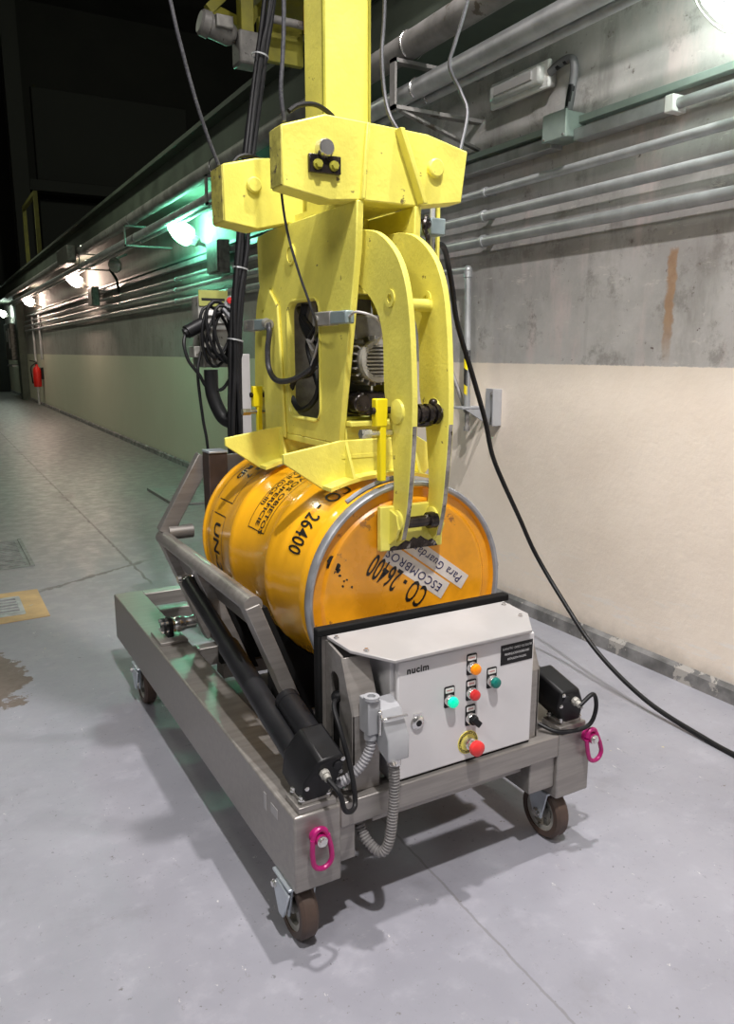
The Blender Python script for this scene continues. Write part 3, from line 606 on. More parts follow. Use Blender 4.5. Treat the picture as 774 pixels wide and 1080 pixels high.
def legend(x, z):
    build(MB().plate(rrect(x - 0.0155, x + 0.0155, z - 0.020, z + 0.036, 0.004, 3), 'y', DY - 0.002, DY), 'legend_plate', BLK, cabo)
    build(MB().plate(rrect(x - 0.013, x + 0.013, z + 0.019, z + 0.032, 0.002, 2), 'y', DY - 0.0026, DY - 0.0018), 'legend_label', LABEL, cabo)
    k = MB()
    for q in range(4): k.box(x - 0.008 + q * 0.0042, x - 0.0052 + q * 0.0042, DY - 0.0031, DY - 0.0025, z + 0.0245, z + 0.0270)
    decal(k, 'legend_print', INKR, cabo)
def button(x, z, m, name, r=0.0135, h=0.024):
    legend(x, z)
    build(MB().lathe([(0.0155, 0.0), (0.0155, 0.010), (0.0135, 0.013)], (x, DY - 0.001, z), (0, -1, 0), 20), 'bezel', CHROME, cabo)
    build(MB().lathe([(r, 0.012), (r + 0.001, 0.018), (r - 0.001, h), (r - 0.006, h + 0.0025), (0.001, h + 0.003)], (x, DY - 0.001, z), (0, -1, 0), 20), name, m, cabo)
BX = 1.133
button(BX, 0.622, AMB, 'amber_indicator'); button(BX, 0.553, REDP, 'red_button'); button(1.198, 0.572, GRND, 'green_button'); button(1.066, 0.549, GRNL, 'green_indicator')
legend(BX, 0.484)
build(MB().lathe([(0.0155, 0.0), (0.0155, 0.010), (0.0135, 0.013)], (BX, DY - 0.001, 0.484), (0, -1, 0), 20), 'bezel', CHROME, cabo)
sk = MB().lathe([(0.0135, 0.012), (0.0135, 0.019), (0.010, 0.021)], (BX, DY - 0.001, 0.484), (0, -1, 0), 20)
sk.bar((BX - 0.011, DY - 0.026, 0.484 + 0.011), (BX + 0.012, DY - 0.026, 0.484 - 0.012), 0.016, 0.011, up=(0, 1, 0))
build(sk, 'selector_knob', BLK, cabo, 0.002)
EX, EZ = 1.128, 0.418
build(MB().lathe([(0.0315, 0.0), (0.0315, 0.0015)], (EX, DY, EZ), (0, -1, 0), 36), 'emergency_ring', YRING, cabo)
def arc(cx, cz, r, a0, y, sg):
    return lambda u, v: (cx + (r + v * sg) * math.cos(a0 - sg * u / r), y, cz + (r + v * sg) * math.sin(a0 - sg * u / r))
decal(text_bm('EMERGENCY STOP', 0.0095, arc(EX, EZ, 0.0258, R(90), DY - 0.0021, 1), bold=0.0002), 'ring_text', INK, cabo)
decal(text_bm('EMERGENCY', 0.0095, arc(EX, EZ, 0.0258, R(-120), DY - 0.0021, 1), bold=0.0002), 'ring_text', INK, cabo)
build(MB().lathe([(0.0155, 0.001), (0.0155, 0.014), (0.012, 0.016), (0.012, 0.030)], (EX, DY, EZ), (0, -1, 0), 20), 'stop_stem', CHROME, cabo)
build(MB().lathe([(0.012, 0.029), (0.019, 0.032), (0.0205, 0.038), (0.0195, 0.046), (0.013, 0.0505), (0.001, 0.052)], (EX, DY, EZ), (0, -1, 0), 26), 'emergency_button', REDP, cabo)
# connector and corrugated hoses on the left post
cn = MB().box(0.818, 0.852, 1.444, 1.489, 0.525, 0.612)
con = build(cn, 'plug_connector', GREYP, cart, 0.003)
build(MB().prism([(0.846, 1.402, 0.470), (0.846, 1.402, 0.528), (0.846, 1.440, 0.585), (0.846, 1.485, 0.600), (0.846, 1.485, 0.525), (0.846, 1.440, 0.480)], (0.058, 0, 0)), 'plug_hood', GREYP, con, 0.003)
build(MB().lathe([(0.010, 0), (0.019, 0), (0.019, 0.008), (0.010, 0.008)], (0.832, 1.455, 0.612), (0, 0, 1), 18, True), 'locking_eye', GREYP, con)
build(MB().tube([(0.842, 1.435, 0.590), (0.842, 1.425, 0.572), (0.850, 1.415, 0.575), (0.905, 1.415, 0.572)], 0.004, 8).tube([(0.842, 1.43, 0.588), (0.842, 1.432, 0.53)], 0.004, 8, raw=True), 'locking_lever', CHROME, con)
build(MB().cyl((0.876, 1.425, 0.478), (0.876, 1.425, 0.452), 0.017, 14).hexbolt((0.862, 1.40, 0.468), (-1, -0.3, 0), 0.006, 0.008), 'gland', CHROME, con)
build(MB().cyl((0.834, 1.462, 0.530), (0.834, 1.462, 0.510), 0.016, 14), 'gland', GREYP, con)
build(MB().tube([(0.834, 1.462, 0.515), (0.832, 1.462, 0.485), (0.815, 1.467, 0.447), (0.785, 1.475, 0.418), (0.765, 1.490, 0.400), (0.755, 1.53, 0.375)], 0.0125, 12, 10, ribs=0.009), 'corrugated_hose', HOSE, cart)
build(MB().tube([(0.876, 1.425, 0.46), (0.878, 1.425, 0.40), (0.877, 1.428, 0.33), (0.868, 1.432, 0.245), (0.852, 1.445, 0.214), (0.832, 1.475, 0.235), (0.822, 1.50, 0.275), (0.822, 1.53, 0.31)], 0.0135, 12, 10, ribs=0.008), 'corrugated_hose', HOSED, cart)
# linear actuators
def actuator(x, sgn, name):
    p0 = Vector((x, 1.515, 0.425)); p1 = Vector((x, 2.43, 0.655)); d = (p1 - p0).normalized(); up = Vector((0, -d.z, d.y))
    a = build(MB().cyl(p0 + d * 0.02, p0 + d * 0.56, 0.031, 22).cyl(p0 + d * 0.54, p1, 0.025, 20), name, BLKM, cart)
    hs = MB(); mo = Vector((sgn * 0.040, 0, 0)) + up * 0.040
    q0 = p0 - d * 0.045; hb = []
    for c, dd in (((-0.034, -0.050), 0), ((0.018, -0.050), 0), ((0.064, 0.030), 0), ((0.064, 0.080), 0), ((0.000, 0.080), 0), ((-0.034, 0.020), 0)):
        hb.append(q0 + Vector((sgn * c[0], 0, 0)) + up * c[1])
    hs.prism(hb, d * 0.125)
    build(hs, 'gear_housing', BLK, a, 0.008)
    build(MB().cyl(p0 + mo + d * 0.07, p0 + mo + d * 0.225, 0.031, 22).cyl(p0 + mo + d * 0.215, p0 + mo + d * 0.235, 0.032, 22), 'motor', BLKM, a)
    e = q0 + Vector((sgn * 0.012, 0, 0)) + up * 0.045
    build(MB().cyl(e, e - d * 0.012, 0.012, 8).cyl(e - d * 0.010, e - d * 0.024, 0.009, 12), 'cable_gland', MOTG, a)
    build(MB().cyl(e + Vector((sgn * 0.034, 0, 0)) + up * 0.012, e + Vector((sgn * 0.034, 0, 0)) + up * 0.012 - d * 0.004, 0.011, 16), 'end_plug', BLKM, a)
    for c in ((-0.027, 0.01), (0.058, 0.072), (0.057, 0.035)):
        build(MB().hexbolt(q0 + Vector((sgn * c[0], 0, 0)) + up * c[1], -d, 0.004, 0.004), 'screw', CHROME, a)
    # clevis base
    bp = MB().box(x - 0.048, x + 0.048, 1.470, 1.545, 0.362, 0.378).box(x - 0.036, x + 0.036, 1.478, 1.538, 0.378, 0.388)
    b = build(bp, 'clevis_base', STEEL, cart, 0.002)
    for sx in (-0.015, 0.015):
        build(MB().plate([(1.49, 0.387), (1.53, 0.387), (1.528, 0.415), (1.515, 0.428), (1.500, 0.420)], 'x', x + sx - 0.004, x + sx + 0.004), 'lug', CHROME, b)
    for sx in (-0.034, 0.034):
        for yy in (1.485, 1.53): build(MB().hexbolt((x + sx, yy, 0.388), (0, 0, 1), 0.006, 0.010), 'bolt', CHROME, b)
    # rod end
    build(MB().cyl(p1 - d * 0.005, p1 + d * 0.03, 0.014, 12).cyl((x - 0.03, p1.y + 0.03, p1.z + 0.008), (x + 0.03, p1.y + 0.03, p1.z + 0.008), 0.012, 12), 'rod_end', CHROME, a)
    return a, e - d * 0.024
aL, eL = actuator(0.698, 1, 'linear_actuator')
aR, eR = actuator(1.492, -1, 'linear_actuator')
build(MB().tube([tuple(eL), (eL.x + 0.012, 1.405, 0.430), (0.735, 1.405, 0.385), (0.760, 1.415, 0.372), (0.775, 1.43, 0.385), (0.775, 1.45, 0.45), (0.770, 1.49, 0.53), (0.775, 1.535, 0.575), (0.803, 1.560, 0.582)], 0.006, 10), 'cable', CABL, aL)
build(MB().lathe([(0.014, -0.008), (0.014, 0.012), (0.010, 0.016)], (0.802, 1.562, 0.582), (-1, 0, 0), 12), 'cable_gland', BLK, aL)
build(MB().tube([tuple(eR), (eR.x + 0.045, 1.435, 0.475), (1.545, 1.440, 0.43), (1.53, 1.442, 0.385), (1.49, 1.450, 0.370), (1.43, 1.47, 0.372), (1.40, 1.51, 0.385)], 0.006, 10), 'cable', CABL, aR)
# pivot bearings of the cradle
for x, s in ((0.700, 1), (1.49, -1)):
    b = build(MB().box(x - 0.05, x + 0.05, 2.66, 2.80, ZT, 0.374), 'pivot_plate', STEEL, cart, 0.002)
    build(MB().plate(circ(2.73, 0.412, 0.034, 20), 'x', x - 0.006, x + 0.010).box(x - 0.012, x + 0.012, 2.705, 2.755, 0.374, 0.39), 'bearing_flange', BLK, b, 0.002)
    build(MB().plate(circ(2.73, 0.412, 0.030, 20), 'x', x - s * 0.024, x - s * 0.014), 'bearing_flange', BLK, b)
    for k in range(4):
        a = R(45 + 90 * k); build(MB().cyl((x - s * 0.032, 2.73 + 0.024 * math.cos(a), 0.412 + 0.024 * math.sin(a)), (x + s * 0.02, 2.73 + 0.024 * math.cos(a), 0.412 + 0.024 * math.sin(a)), 0.006, 6), 'bolt', CHROME, b)
    build(MB().cyl((x + s * 0.010, 2.73, 0.412), (x + s * 0.10, 2.73, 0.412), 0.024, 18).lathe([(0.024, 0.02), (0.029, 0.03), (0.029, 0.05), (0.024, 0.06)], (x, 2.73, 0.412), (s, 0, 0), 18), 'pivot_shaft', CHROME, b)
# tipping cradle (left and right halves), rear frame, saddles
def cradle(sg):
    X = lambda x: 1.095 + sg * (x - 1.095)
    t = build(MB().cyl((X(0.700), 1.850, 0.745), (X(0.700), 2.745, 0.745), 0.026, 20), 'cradle_rail', STEEL, cart)
    for yy in (1.873, 2.32, 2.70):
        build(MB().prism([(X(0.676), yy - 0.028, 0.738), (X(0.716), yy - 0.028, 0.748), (X(0.866), yy - 0.028, 0.362), (X(0.826), yy - 0.028, 0.355)], (0, 0.056, 0)), 'cradle_leg', STEEL, t, 0.002)
        build(MB().prism([(X(0.722), yy - 0.024, 0.735), (X(0.738), yy - 0.024, 0.735), (X(0.880), yy - 0.024, 0.375), (X(0.864), yy - 0.024, 0.375)], (0, 0.048, 0)), 'rubber_strip', RUB, t)
    build(MB().prism([(X(0.722), 1.905, 0.700), (X(0.726), 1.905, 0.700), (X(0.752), 1.905, 0.63), (X(0.748), 1.905, 0.63)], (0, 0.77, 0)), 'cradle_plate', STEELD, t)
    build(MB().cyl((X(0.712), 2.712, 0.765), (X(0.80), 2.712, 0.765), 0.026, 18), 'rear_tube', STEEL, t)
    return t
cradle(1); cradle(-1)
build(MB().box(0.846, 1.344, 2.625, 2.645, 0.362, 1.045), 'rear_panel', STEELD, cart, 0.002)
build(MB().box(0.836, 0.905, 2.600, 2.670, 0.362, 1.055), 'rear_post', mat('shaded_brown_steel', (0.055, 0.035, 0.028), 0.6, 0.2, 0.3, 10), cart, 0.003)  # brown with the shadow behind the drum put into the colour
build(MB().box(1.285, 1.354, 2.600, 2.670, 0.362, 1.055), 'rear_post', MATS['shaded_brown_steel'], cart, 0.003)
for x0, x1 in ((0.702, 0.850), (1.488, 1.340)):
    build(MB().bar((x0, 2.725, 0.765), (x1, 2.695, 1.035), 0.055, 0.040, up=(0, 1, 0)), 'diagonal_brace', STEEL, cart, 0.003)
for x in (0.836, 1.285):
    build(MB().box(x, x + 0.069, 2.595, 2.675, 1.055, 1.062), 'post_cap', ZINC, cart, 0.001)
sad = [(0.80, 0.345), (1.39, 0.345), (1.39, 0.50)] + [(1.09 + 0.296 * math.cos(R(a)), 0.765 + 0.296 * math.sin(R(a))) for a in range(-38, -143, -8)] + [(0.80, 0.50)]
for yy in (1.985, 2.605): pass
for yy in (1.985, 2.44):
    build(MB().plate(sad, 'y', yy, yy + 0.03), 'drum_saddle', RUB, cart)
build(MB().box(0.80, 1.39, 2.42, 2.49, 0.30, 0.346), 'cross_beam', STEELD, cart)

# ================================================================== DRUM
CX, CZ, RD = 1.09, 0.765, 0.287
drum = thing('waste_drum', 'orange steel drum lying on its side on the cart', 'drum', (CX, 2.14, CZ))
pf = [(RD - 0.03, 0.03), (RD - 0.012, 0.022), (RD - 0.001, 0.03)]
def hoop(y): return [(RD, y - 0.035), (RD + 0.005, y - 0.02), (RD + 0.009, y), (RD + 0.005, y + 0.02), (RD, y + 0.035)]
pf = [(RD - 0.02, 0.020), (RD, 0.022), (RD, 0.06), (RD + 0.003, 0.075), (RD, 0.09)] + hoop(0.30) + hoop(0.60) + [(RD, 0.80), (RD + 0.003, 0.815), (RD, 0.83), (RD, 0.868), (RD + 0.006, 0.874), (RD + 0.006, 0.882), (RD - 0.004, 0.884), (RD - 0.006, 0.866), (0.0, 0.866)]
pf = [(0.0, 0.020)] + pf
db = build(MB().lathe(pf, (CX, 1.702, CZ), (0, 1, 0), 96), 'drum_body', ORG, drum)
LY = 1.712
build(MB().lathe([(0.0, 0.0), (0.235, 0.0), (0.243, -0.004), (0.252, -0.004), (0.260, 0.003), (0.282, 0.003), (0.288, -0.010), (0.290, -0.004), (0.290, 0.010), (0.0, 0.010)], (CX, LY, CZ), (0, 1, 0), 96), 'drum_lid', ORGL, drum)
build(MB().lathe([(0.287, -0.004), (0.292, -0.010), (0.299, -0.011), (0.303, -0.006), (0.304, 0.004), (0.303, 0.014), (0.299, 0.019), (0.294, 0.018), (0.294, 0.004), (0.289, 0.002)], (CX, 1.706, CZ), (0, 1, 0), 96, True), 'locking_ring', RING, drum)
build(MB().tube([(CX + 0.300 * math.cos(R(a)) * 1.03, 1.735 + 0.0, CZ + 0.309 * math.sin(R(a))) for a in range(88, 126, 6)], 0.007, 8, raw=True), 'ring_lever', RING, drum)
def side(yc, a0, dr=0.0016):
    return lambda u, v: (CX - (RD + dr) * math.cos(R(a0) - u / RD), yc - v, CZ + (RD + dr) * math.sin(R(a0) - u / RD))
decal(text_bm('CO - 26400', 0.105, side(1.865, 45.5), cell=0.012, xs=0.45, bold=0.0012, spacing=1.06), 'drum_number', INK, drum)
decal(text_bm('VOS OBJETOS', 0.036, side(2.110, 66), 'LEFT', 0.012, 1.0, bold=0.0004), 'drum_text', INK, drum)
decal(text_bm('A SUPERFICIE', 0.036, side(2.148, 68), 'LEFT', 0.012, 1.0, bold=0.0004), 'drum_text', INK, drum)
decal(text_bm('D-II (OCS-III)', 0.036, side(2.186, 70), 'LEFT', 0.012, 0.80, bold=0.0004), 'drum_text', INK, drum)
decal(text_bm('UN-291', 0.075, side(2.455, 16), 'LEFT', 0.012, 1.0, bold=0.0012), 'drum_text', INK, drum)
decal(text_bm('S  7', 0.040, side(2.432, 63), 'LEFT', 0.012, 1.0, bold=0.0011), 'drum_text', INK, drum)
decal(text_bm('RID', 0.044, side(2.490, 62), 'LEFT', 0.012, 1.0, bold=0.0011), 'drum_text', INK, drum)
def side_frame(y0, y1, a0, a1, open_top=True):
    mb = MB(); f = side(0, 0, 0.0012); w = 0.0012
    n = 20; P = lambda y, a: (CX - (RD + 0.0012) * math.cos(R(a)), y, CZ + (RD + 0.0012) * math.sin(R(a)))
    def strip(pts):
        for (q0, q1), (q2, q3) in zip(pts, pts[1:]):
            mb.bm.faces.new([mb.bm.verts.new(q) for q in (q0, q1, q3, q2)])
    for y in (y0, y1): strip([(P(y - w, a0 + (a1 - a0) * k / n), P(y + w, a0 + (a1 - a0) * k / n)) for k in range(n + 1)])
    strip([(P(y0, a0 - 0.3), P(y0, a0 + 0.3)), (P(y1, a0 - 0.3), P(y1, a0 + 0.3))])
    return mb
decal(side_frame(2.080, 2.205, 23, 78), 'text_frame', INK, drum)
decal(side_frame(2.40, 2.53, 21, -30), 'text_frame', INK, drum)
decal(side_frame(2.39, 2.53, 31, 78), 'text_frame', INK, drum)
def lidmap(cx, cz, ang, dy):
    c, s = math.cos(R(ang)), math.sin(R(ang))
    return lambda u, v: (cx + u * c - v * s, LY - dy, cz + u * s + v * c)
TA = 144
decal(text_bm('CO - 26400', 0.090, lidmap(1.062, 0.797, TA, 0.0012), xs=0.46, bold=0.001, spacing=1.04), 'lid_number', INK, drum)
def tape(cx, cz, L, w):
    f = lidmap(cx, cz, TA, 0.0008); mb = MB()
    return mb.prism([f(0, -w / 2), f(L, -w / 2), f(L, w / 2), f(0, w / 2)], (0, 0.0006, 0))
t1 = build(tape(1.216, 0.744, 0.235, 0.050), 'tape_label', WHITE, drum)
t2 = build(tape(1.283, 0.760, 0.250, 0.044), 'tape_label', WHITE, drum)
decal(text_bm('ESCOMBROS', 0.034, lidmap(1.216 + 0.018 * math.cos(R(TA)), 0.744 + 0.018 * math.sin(R(TA)), TA, 0.0020), 'LEFT', xs=1.0, shear=0.1, spacing=1.15), 'handwriting', INKB, t1)
decal(text_bm('Para Guardar', 0.034, lidmap(1.283 + 0.018 * math.cos(R(TA)), 0.760 + 0.018 * math.sin(R(TA)), TA, 0.0020), 'LEFT', xs=0.95, shear=0.2, spacing=1.1), 'handwriting', INKB, t2)
random.seed(4)
def blot(cx, cz, r, n=30, j=0.35):
    mb = MB(); c = Vector((cx, LY - 0.0008, cz)); rr = [r * (1 - j + 2 * j * random.random()) for _ in range(n)]
    mb.prism([c + Vector((rr[k] * math.cos(2 * math.pi * k / n), 0, rr[k] * math.sin(2 * math.pi * k / n))) for k in range(n)], (0, 0.0006, 0)); return mb
sp_ = blot(0.866, 0.868, 0.013)
for (x, z, r) in ((0.860, 0.880, 0.010), (0.876, 0.862, 0.011), (0.853, 0.866, 0.007), (0.870, 0.886, 0.006), (0.880, 0.850, 0.006), (0.868, 0.848, 0.005), (0.884, 0.836, 0.004), (0.897, 0.819, 0.003), (0.905, 0.822, 0.003), (0.893, 0.806, 0.003), (0.92, 0.80, 0.003)):
    b2 = blot(x, z, r, 12, 0.3); me = bpy.data.meshes.new('t'); b2.bm.to_mesh(me); b2.bm.free(); sp_.bm.from_mesh(me); bpy.data.meshes.remove(me)
decal(sp_, 'paint_blot', INK, drum)

# ================================================================== GRIPPER
grip = thing('drum_gripper', 'yellow hoist gripper hanging on its mast, clamped on the orange drum', 'gripper', (1.10, 2.10, 1.06))
XL0, XL1, XR0, XR1 = 1.000, 1.020, 1.175, 1.195
mast = build(MB().box(1.032, 1.176, 2.072, 2.195, 1.70, 4.6), 'mast', YEL, grip, 0.006)
build(MB().box(1.030, 1.037, 2.068, 2.075, 1.95, 4.6).box(1.171, 1.178, 2.068, 2.075, 1.95, 4.6), 'mast_weld', MATS['dull_yellow_paint'], mast)
lobe = [(0.800, 1.790), (0.926, 1.768), (1.010, 1.776), (1.190, 1.776), (1.327, 1.797), (1.344, 1.930), (1.215, 1.957), (1.040, 1.963), (0.915, 1.966), (0.798, 1.928)]
build(MB().plate(lobe, 'y', 1.83, 1.90), 'lug_plate', YEL, grip, 0.004)
lobeb = [(0.800, 1.766), (0.900, 1.752), (1.00, 1.776), (1.19, 1.776), (1.327, 1.777), (1.344, 1.920), (1.215, 1.955), (1.040, 1.960), (0.900, 1.948), (0.800, 1.922)]
build(MB().plate(lobeb, 'y', 2.25, 2.35), 'lug_plate', YEL, grip, 0.004)
WEDGE = mat('worn_yellow_edge', (0.42, 0.38, 0.08), 0.6, 0, 0.3, 30, ((0.10, 0.085, 0.05), 0.60, 45), 0.3, 60)
build(MB().box(0.7965, 0.7995, 1.832, 1.898, 1.795, 1.925), 'worn_edge', WEDGE, grip)
build(MB().box(0.7965, 0.7995, 2.253, 2.347, 1.770, 1.918), 'worn_edge', WEDGE, grip)
build(MB().prism([(1.112, 1.83, 1.955), (1.125, 1.83, 1.955), (1.198, 1.83, 1.780), (1.185, 1.83, 1.780)], (0, -0.030, 0)), 'stiffener_rib', YEL, grip, 0.002)
build(MB().prism([(1.026, 1.83, 1.960), (1.036, 1.83, 1.960), (1.022, 1.83, 1.778), (1.010, 1.83, 1.778)], (0, -0.012, 0)), 'weld_bead', YEL, grip, 0.003)
build(MB().box(1.020, 1.175, 1.90, 2.25, 1.776, 1.80).box(1.02, 1.175, 1.90, 2.06, 1.80, 1.93), 'head_block', YEL, grip)
# pivot boss with keeper plate, plain bosses
kp = build(MB().box(0.866, 0.952, 1.818, 1.830, 1.828, 1.870), 'keeper_plate', GREASE, grip, 0.002)
for x in (0.887, 0.931): build(MB().hexbolt((x, 1.818, 1.846), (0, -1, 0), 0.009, 0.014), 'keeper_bolt', YELD, kp)
build(MB().lathe([(0.022, 0), (0.022, 0.02), (0.018, 0.026), (0.010, 0.026)], (0.908, 1.83, 1.885), (0, -1, 0), 20), 'pivot_pin', CHROME, grip)
build(MB().lathe([(0.024, 0), (0.024, 0.012), (0.020, 0.016), (0.001, 0.016)], (1.236, 1.83, 1.875), (0, -1, 0), 24), 'pin_boss', YEL, grip)
build(MB().lathe([(0.022, 0), (0.022, 0.012), (0.018, 0.016), (0.001, 0.016)], (0.890, 2.25, 1.872), (0, -1, 0), 24), 'pin_boss', YEL, grip)
# side plates with the window
sprof = [(1.825, 1.776), (1.832, 1.66), (1.870, 1.47), (1.938, 1.145), (2.440, 1.145), (2.455, 1.50), (2.505, 1.63), (2.51, 1.766), (2.40, 1.776)]
win = rrect(2.052, 2.265, 1.205, 1.545, 0.035, 4)
build(MB().plate(sprof, 'x', XL0, XL1, [win]), 'side_plate', YEL, grip, 0.003)
build(MB().plate(sprof, 'x', XR0, XR1, [win]), 'side_plate', YEL, grip, 0.003)
build(MB().tube([(XL0 - 0.001, a, b) for a, b in rrect(2.046, 2.271, 1.199, 1.551, 0.04, 4)], 0.004, 6, raw=True, closed=True), 'window_lip', YEL, grip)
build(MB().plate(circ(2.235, 1.685, 0.030, 24), 'x', XL0 - 0.006, XL0, [circ(2.235, 1.685, 0.022, 24)]).plate(circ(2.235, 1.685, 0.018, 20), 'x', XL0 - 0.004, XL0), 'pin_boss', YEL, grip)
build(MB().plate([(2.29, 1.13), (2.45, 1.13), (2.47, 1.50), (2.40, 1.60), (2.33, 1.54), (2.315, 1.40)], 'x', XL0 - 0.010, XL0), 'doubler_plate', YEL, grip, 0.008)
build(MB().box(XL0, XR1, 1.93, 2.45, 1.125, 1.145), 'base_plate', YEL, grip, 0.003)
for y0, y1, z0, z1 in ((1.93, 1.945, 1.145, 1.195), (1.90, 1.945, 1.195, 1.21), (1.93, 1.96, 1.555, 1.575)):
    build(MB().box(XL1, XR0, y0, y1, z0, z1), 'cross_bar', YEL, grip, 0.003)
build(MB().box(XL1 + 0.03, XR0, 2.06, 2.10, 1.21, 1.55).box(XL1, XR0, 2.30, 2.32, 1.15, 1.77), 'inner_panel', MOTD, grip)
# motor inside
mo = build(MB().lathe([(0.030, 0.0), (0.052, 0.004), (0.058, 0.012), (0.058, 0.11), (0.045, 0.13)], (1.100, 1.885, 1.375), (0, 1, 0), 28), 'drive_motor', MOTD, grip)
fin = MB()
for k in range(20):
    a = 2 * math.pi * k / 20; u, w = math.cos(a), math.sin(a)
    fin.bar((1.100 + 0.062 * u, 1.905, 1.375 + 0.062 * w), (1.100 + 0.062 * u, 1.995, 1.375 + 0.062 * w), 0.004, 0.014, up=(u, 0, w))
build(fin, 'cooling_fins', MOTG, mo)
fg = MB().lathe([(0.044, -0.004), (0.058, -0.004), (0.060, 0.010), (0.044, 0.010)], (1.100, 1.880, 1.375), (0, 1, 0), 28, True)
for k in range(-4, 5):
    h = (0.046 ** 2 - (k * 0.010) ** 2) ** 0.5; fg.box(1.100 - h, 1.100 + h, 1.876, 1.882, 1.375 + k * 0.010 - 0.0022, 1.375 + k * 0.010 + 0.0022)
build(fg, 'fan_grille', MOTG, mo)
build(MB().box(1.05, 1.14, 1.93, 1.99, 1.43, 1.50), 'terminal_box', MOTD, mo, 0.006)
build(MB().box(1.055, 1.15, 1.905, 2.02, 1.225, 1.29).cyl((1.06, 1.90, 1.26), (1.06, 1.95, 1.26), 0.028, 16), 'gearbox', GREASE, grip, 0.006)
# gripping arms
armf = [(1.905, 1.712), (1.835, 1.708), (1.770, 1.690), (1.704, 1.648), (1.659, 1.593), (1.630, 1.514), (1.612, 1.38), (1.606, 1.22), (1.626, 1.02), (1.652, 0.925),
        (1.672, 0.915), (1.698, 0.939), (1.700, 0.981), (1.690, 1.062), (1.706, 1.185), (1.717, 1.236), (1.741, 1.299), (1.752, 1.445), (1.796, 1.52), (1.861, 1.567), (1.905, 1.582)]
armf = [(p.x, p.y) for p in crom([(y, z, 0) for y, z in armf[:10]], 4)] + [(p.x, p.y) for p in crom([(y, z, 0) for y, z in armf[10:]], 4)]
def arm(sg):
    Yc = lambda y: 2.10 + sg * (y - 2.10) if sg > 0 else 2.118 + (2.118 - y) * 1.03
    root = None
    for x0, x1 in ((1.032, 1.048), (1.140, 1.156)):
        prof_ = [(Yc(y), z) for y, z in armf]
        o = build(MB().plate(prof_, 'x', x0, x1, [circ(Yc(1.712), 1.53, 0.011, 12)] if x0 < 1.1 else ()), 'arm_plate', YEL, grip, 0.0015)
        root = root or o
        we = MB(); E = [(Yc(y), z) for y, z in armf if z < 1.24 and y < 1.655]
        for (ya, za), (yb, zb) in zip(E, E[1:]): we.bar((x0 + 0.008, ya, za), (x0 + 0.008, yb, zb), 0.012, 0.0015, up=(0, -sg, 0))
        build(we, 'worn_edge', WORN, o)
        build(MB().lathe([(0.011, 0), (0.022, 0), (0.022, 0.004), (0.011, 0.004)], (x0, Yc(1.712), 1.53), (-1, 0, 0), 20, True), 'bush', YEL, o)
        build(MB().lathe([(0.028, 0), (0.028, 0.006), (0.014, 0.012), (0.001, 0.012)], (x0, Yc(1.668), 0.972), (-1, 0, 0), 20), 'pin_head', YEL, o)
        build(MB().lathe([(0.032, 0), (0.030, 0.006), (0.016, 0.012), (0.001, 0.012)], (x0, Yc(1.672), 1.252), (-1, 0, 0), 20), 'pin_head', YEL, o)
    build(MB().cyl((1.048, Yc(1.700), 1.515), (1.140, Yc(1.700), 1.515), 0.016, 18), 'spacer_tube', YEL, grip)
    pn = MB().cyl((1.048, Yc(1.650), 1.245), (1.140, Yc(1.650), 1.245), 0.021, 18)
    for xx in (1.06, 1.08, 1.105, 1.128): pn.cyl((xx - 0.006, Yc(1.650), 1.245), (xx + 0.006, Yc(1.650), 1.245), 0.027, 14)
    pn.ball((1.13, Yc(1.66), 1.272), 0.012).ball((1.09, Yc(1.645), 1.222), 0.013, (2.5, 1, 0.7))
    build(pn, 'greasy_pin', GREASE, grip)
    build(MB().cyl((1.048, Yc(1.655), 0.968), (1.140, Yc(1.655), 0.968), 0.015, 16).cyl((1.115, Yc(1.655), 0.968), (1.138, Yc(1.655), 0.968), 0.022, 14), 'lower_pin', GREASE, grip)
    fy = sorted((Yc(1.688), Yc(1.707)))
    ft = build(MB().prism([(0.992, fy[0], 0.890), (1.186, fy[0], 0.886), (1.186, fy[0], 1.008), (0.992, fy[0], 1.008)], (0, fy[1] - fy[0], 0)), 'foot_plate', YEL, grip, 0.003)
    gp = [(1.02, 0.8895)] + [(1.02 + 0.012 * k, 0.893 + (0.004, 0.009, 0.006, 0.013, 0.020, 0.016, 0.026, 0.021, 0.027, 0.018, 0.012, 0.015, 0.006)[k]) for k in range(13)] + [(1.17, 0.8868)]
    fe_ = MB().prism([(x, fy[0] - 0.0008, z) for x, z in gp], (0, 0.0008, 0))
    build(fe_, 'grime', GREASE, ft)
    for x0 in (1.022, 1.158):
        build(MB().plate([(Yc(1.69), 0.905), (Yc(1.69), 1.0), (Yc(1.655), 0.99), (Yc(1.645), 0.955), (Yc(1.655), 0.93)], 'x', x0 - 0.004, x0 + 0.004), 'foot_ear', YEL, ft, 0.001)
arm(1); arm(-1)
# levers
def lever(y, s):
    lv = build(MB().box(0.992, 1.010, y - 0.010, y + 0.010, 1.075, 1.272).box(0.978, 1.012, y - 0.012, y + 0.012, 1.215, 1.285), 'stop_lever', YELB, grip, 0.003)
    build(MB().cyl((0.970, y - 0.002, 1.255), (1.03, y - 0.002, 1.255), 0.009, 12), 'lever_pin', GREASE, lv)
    build(MB().cyl((0.945, y, 1.198), (1.03, y, 1.198), 0.0075, 12).cyl((0.940, y, 1.198), (0.968, y, 1.198), 0.0125, 6), 'lever_bolt', CHROME, lv)
lever(1.700, 1); lever(2.535, -1)
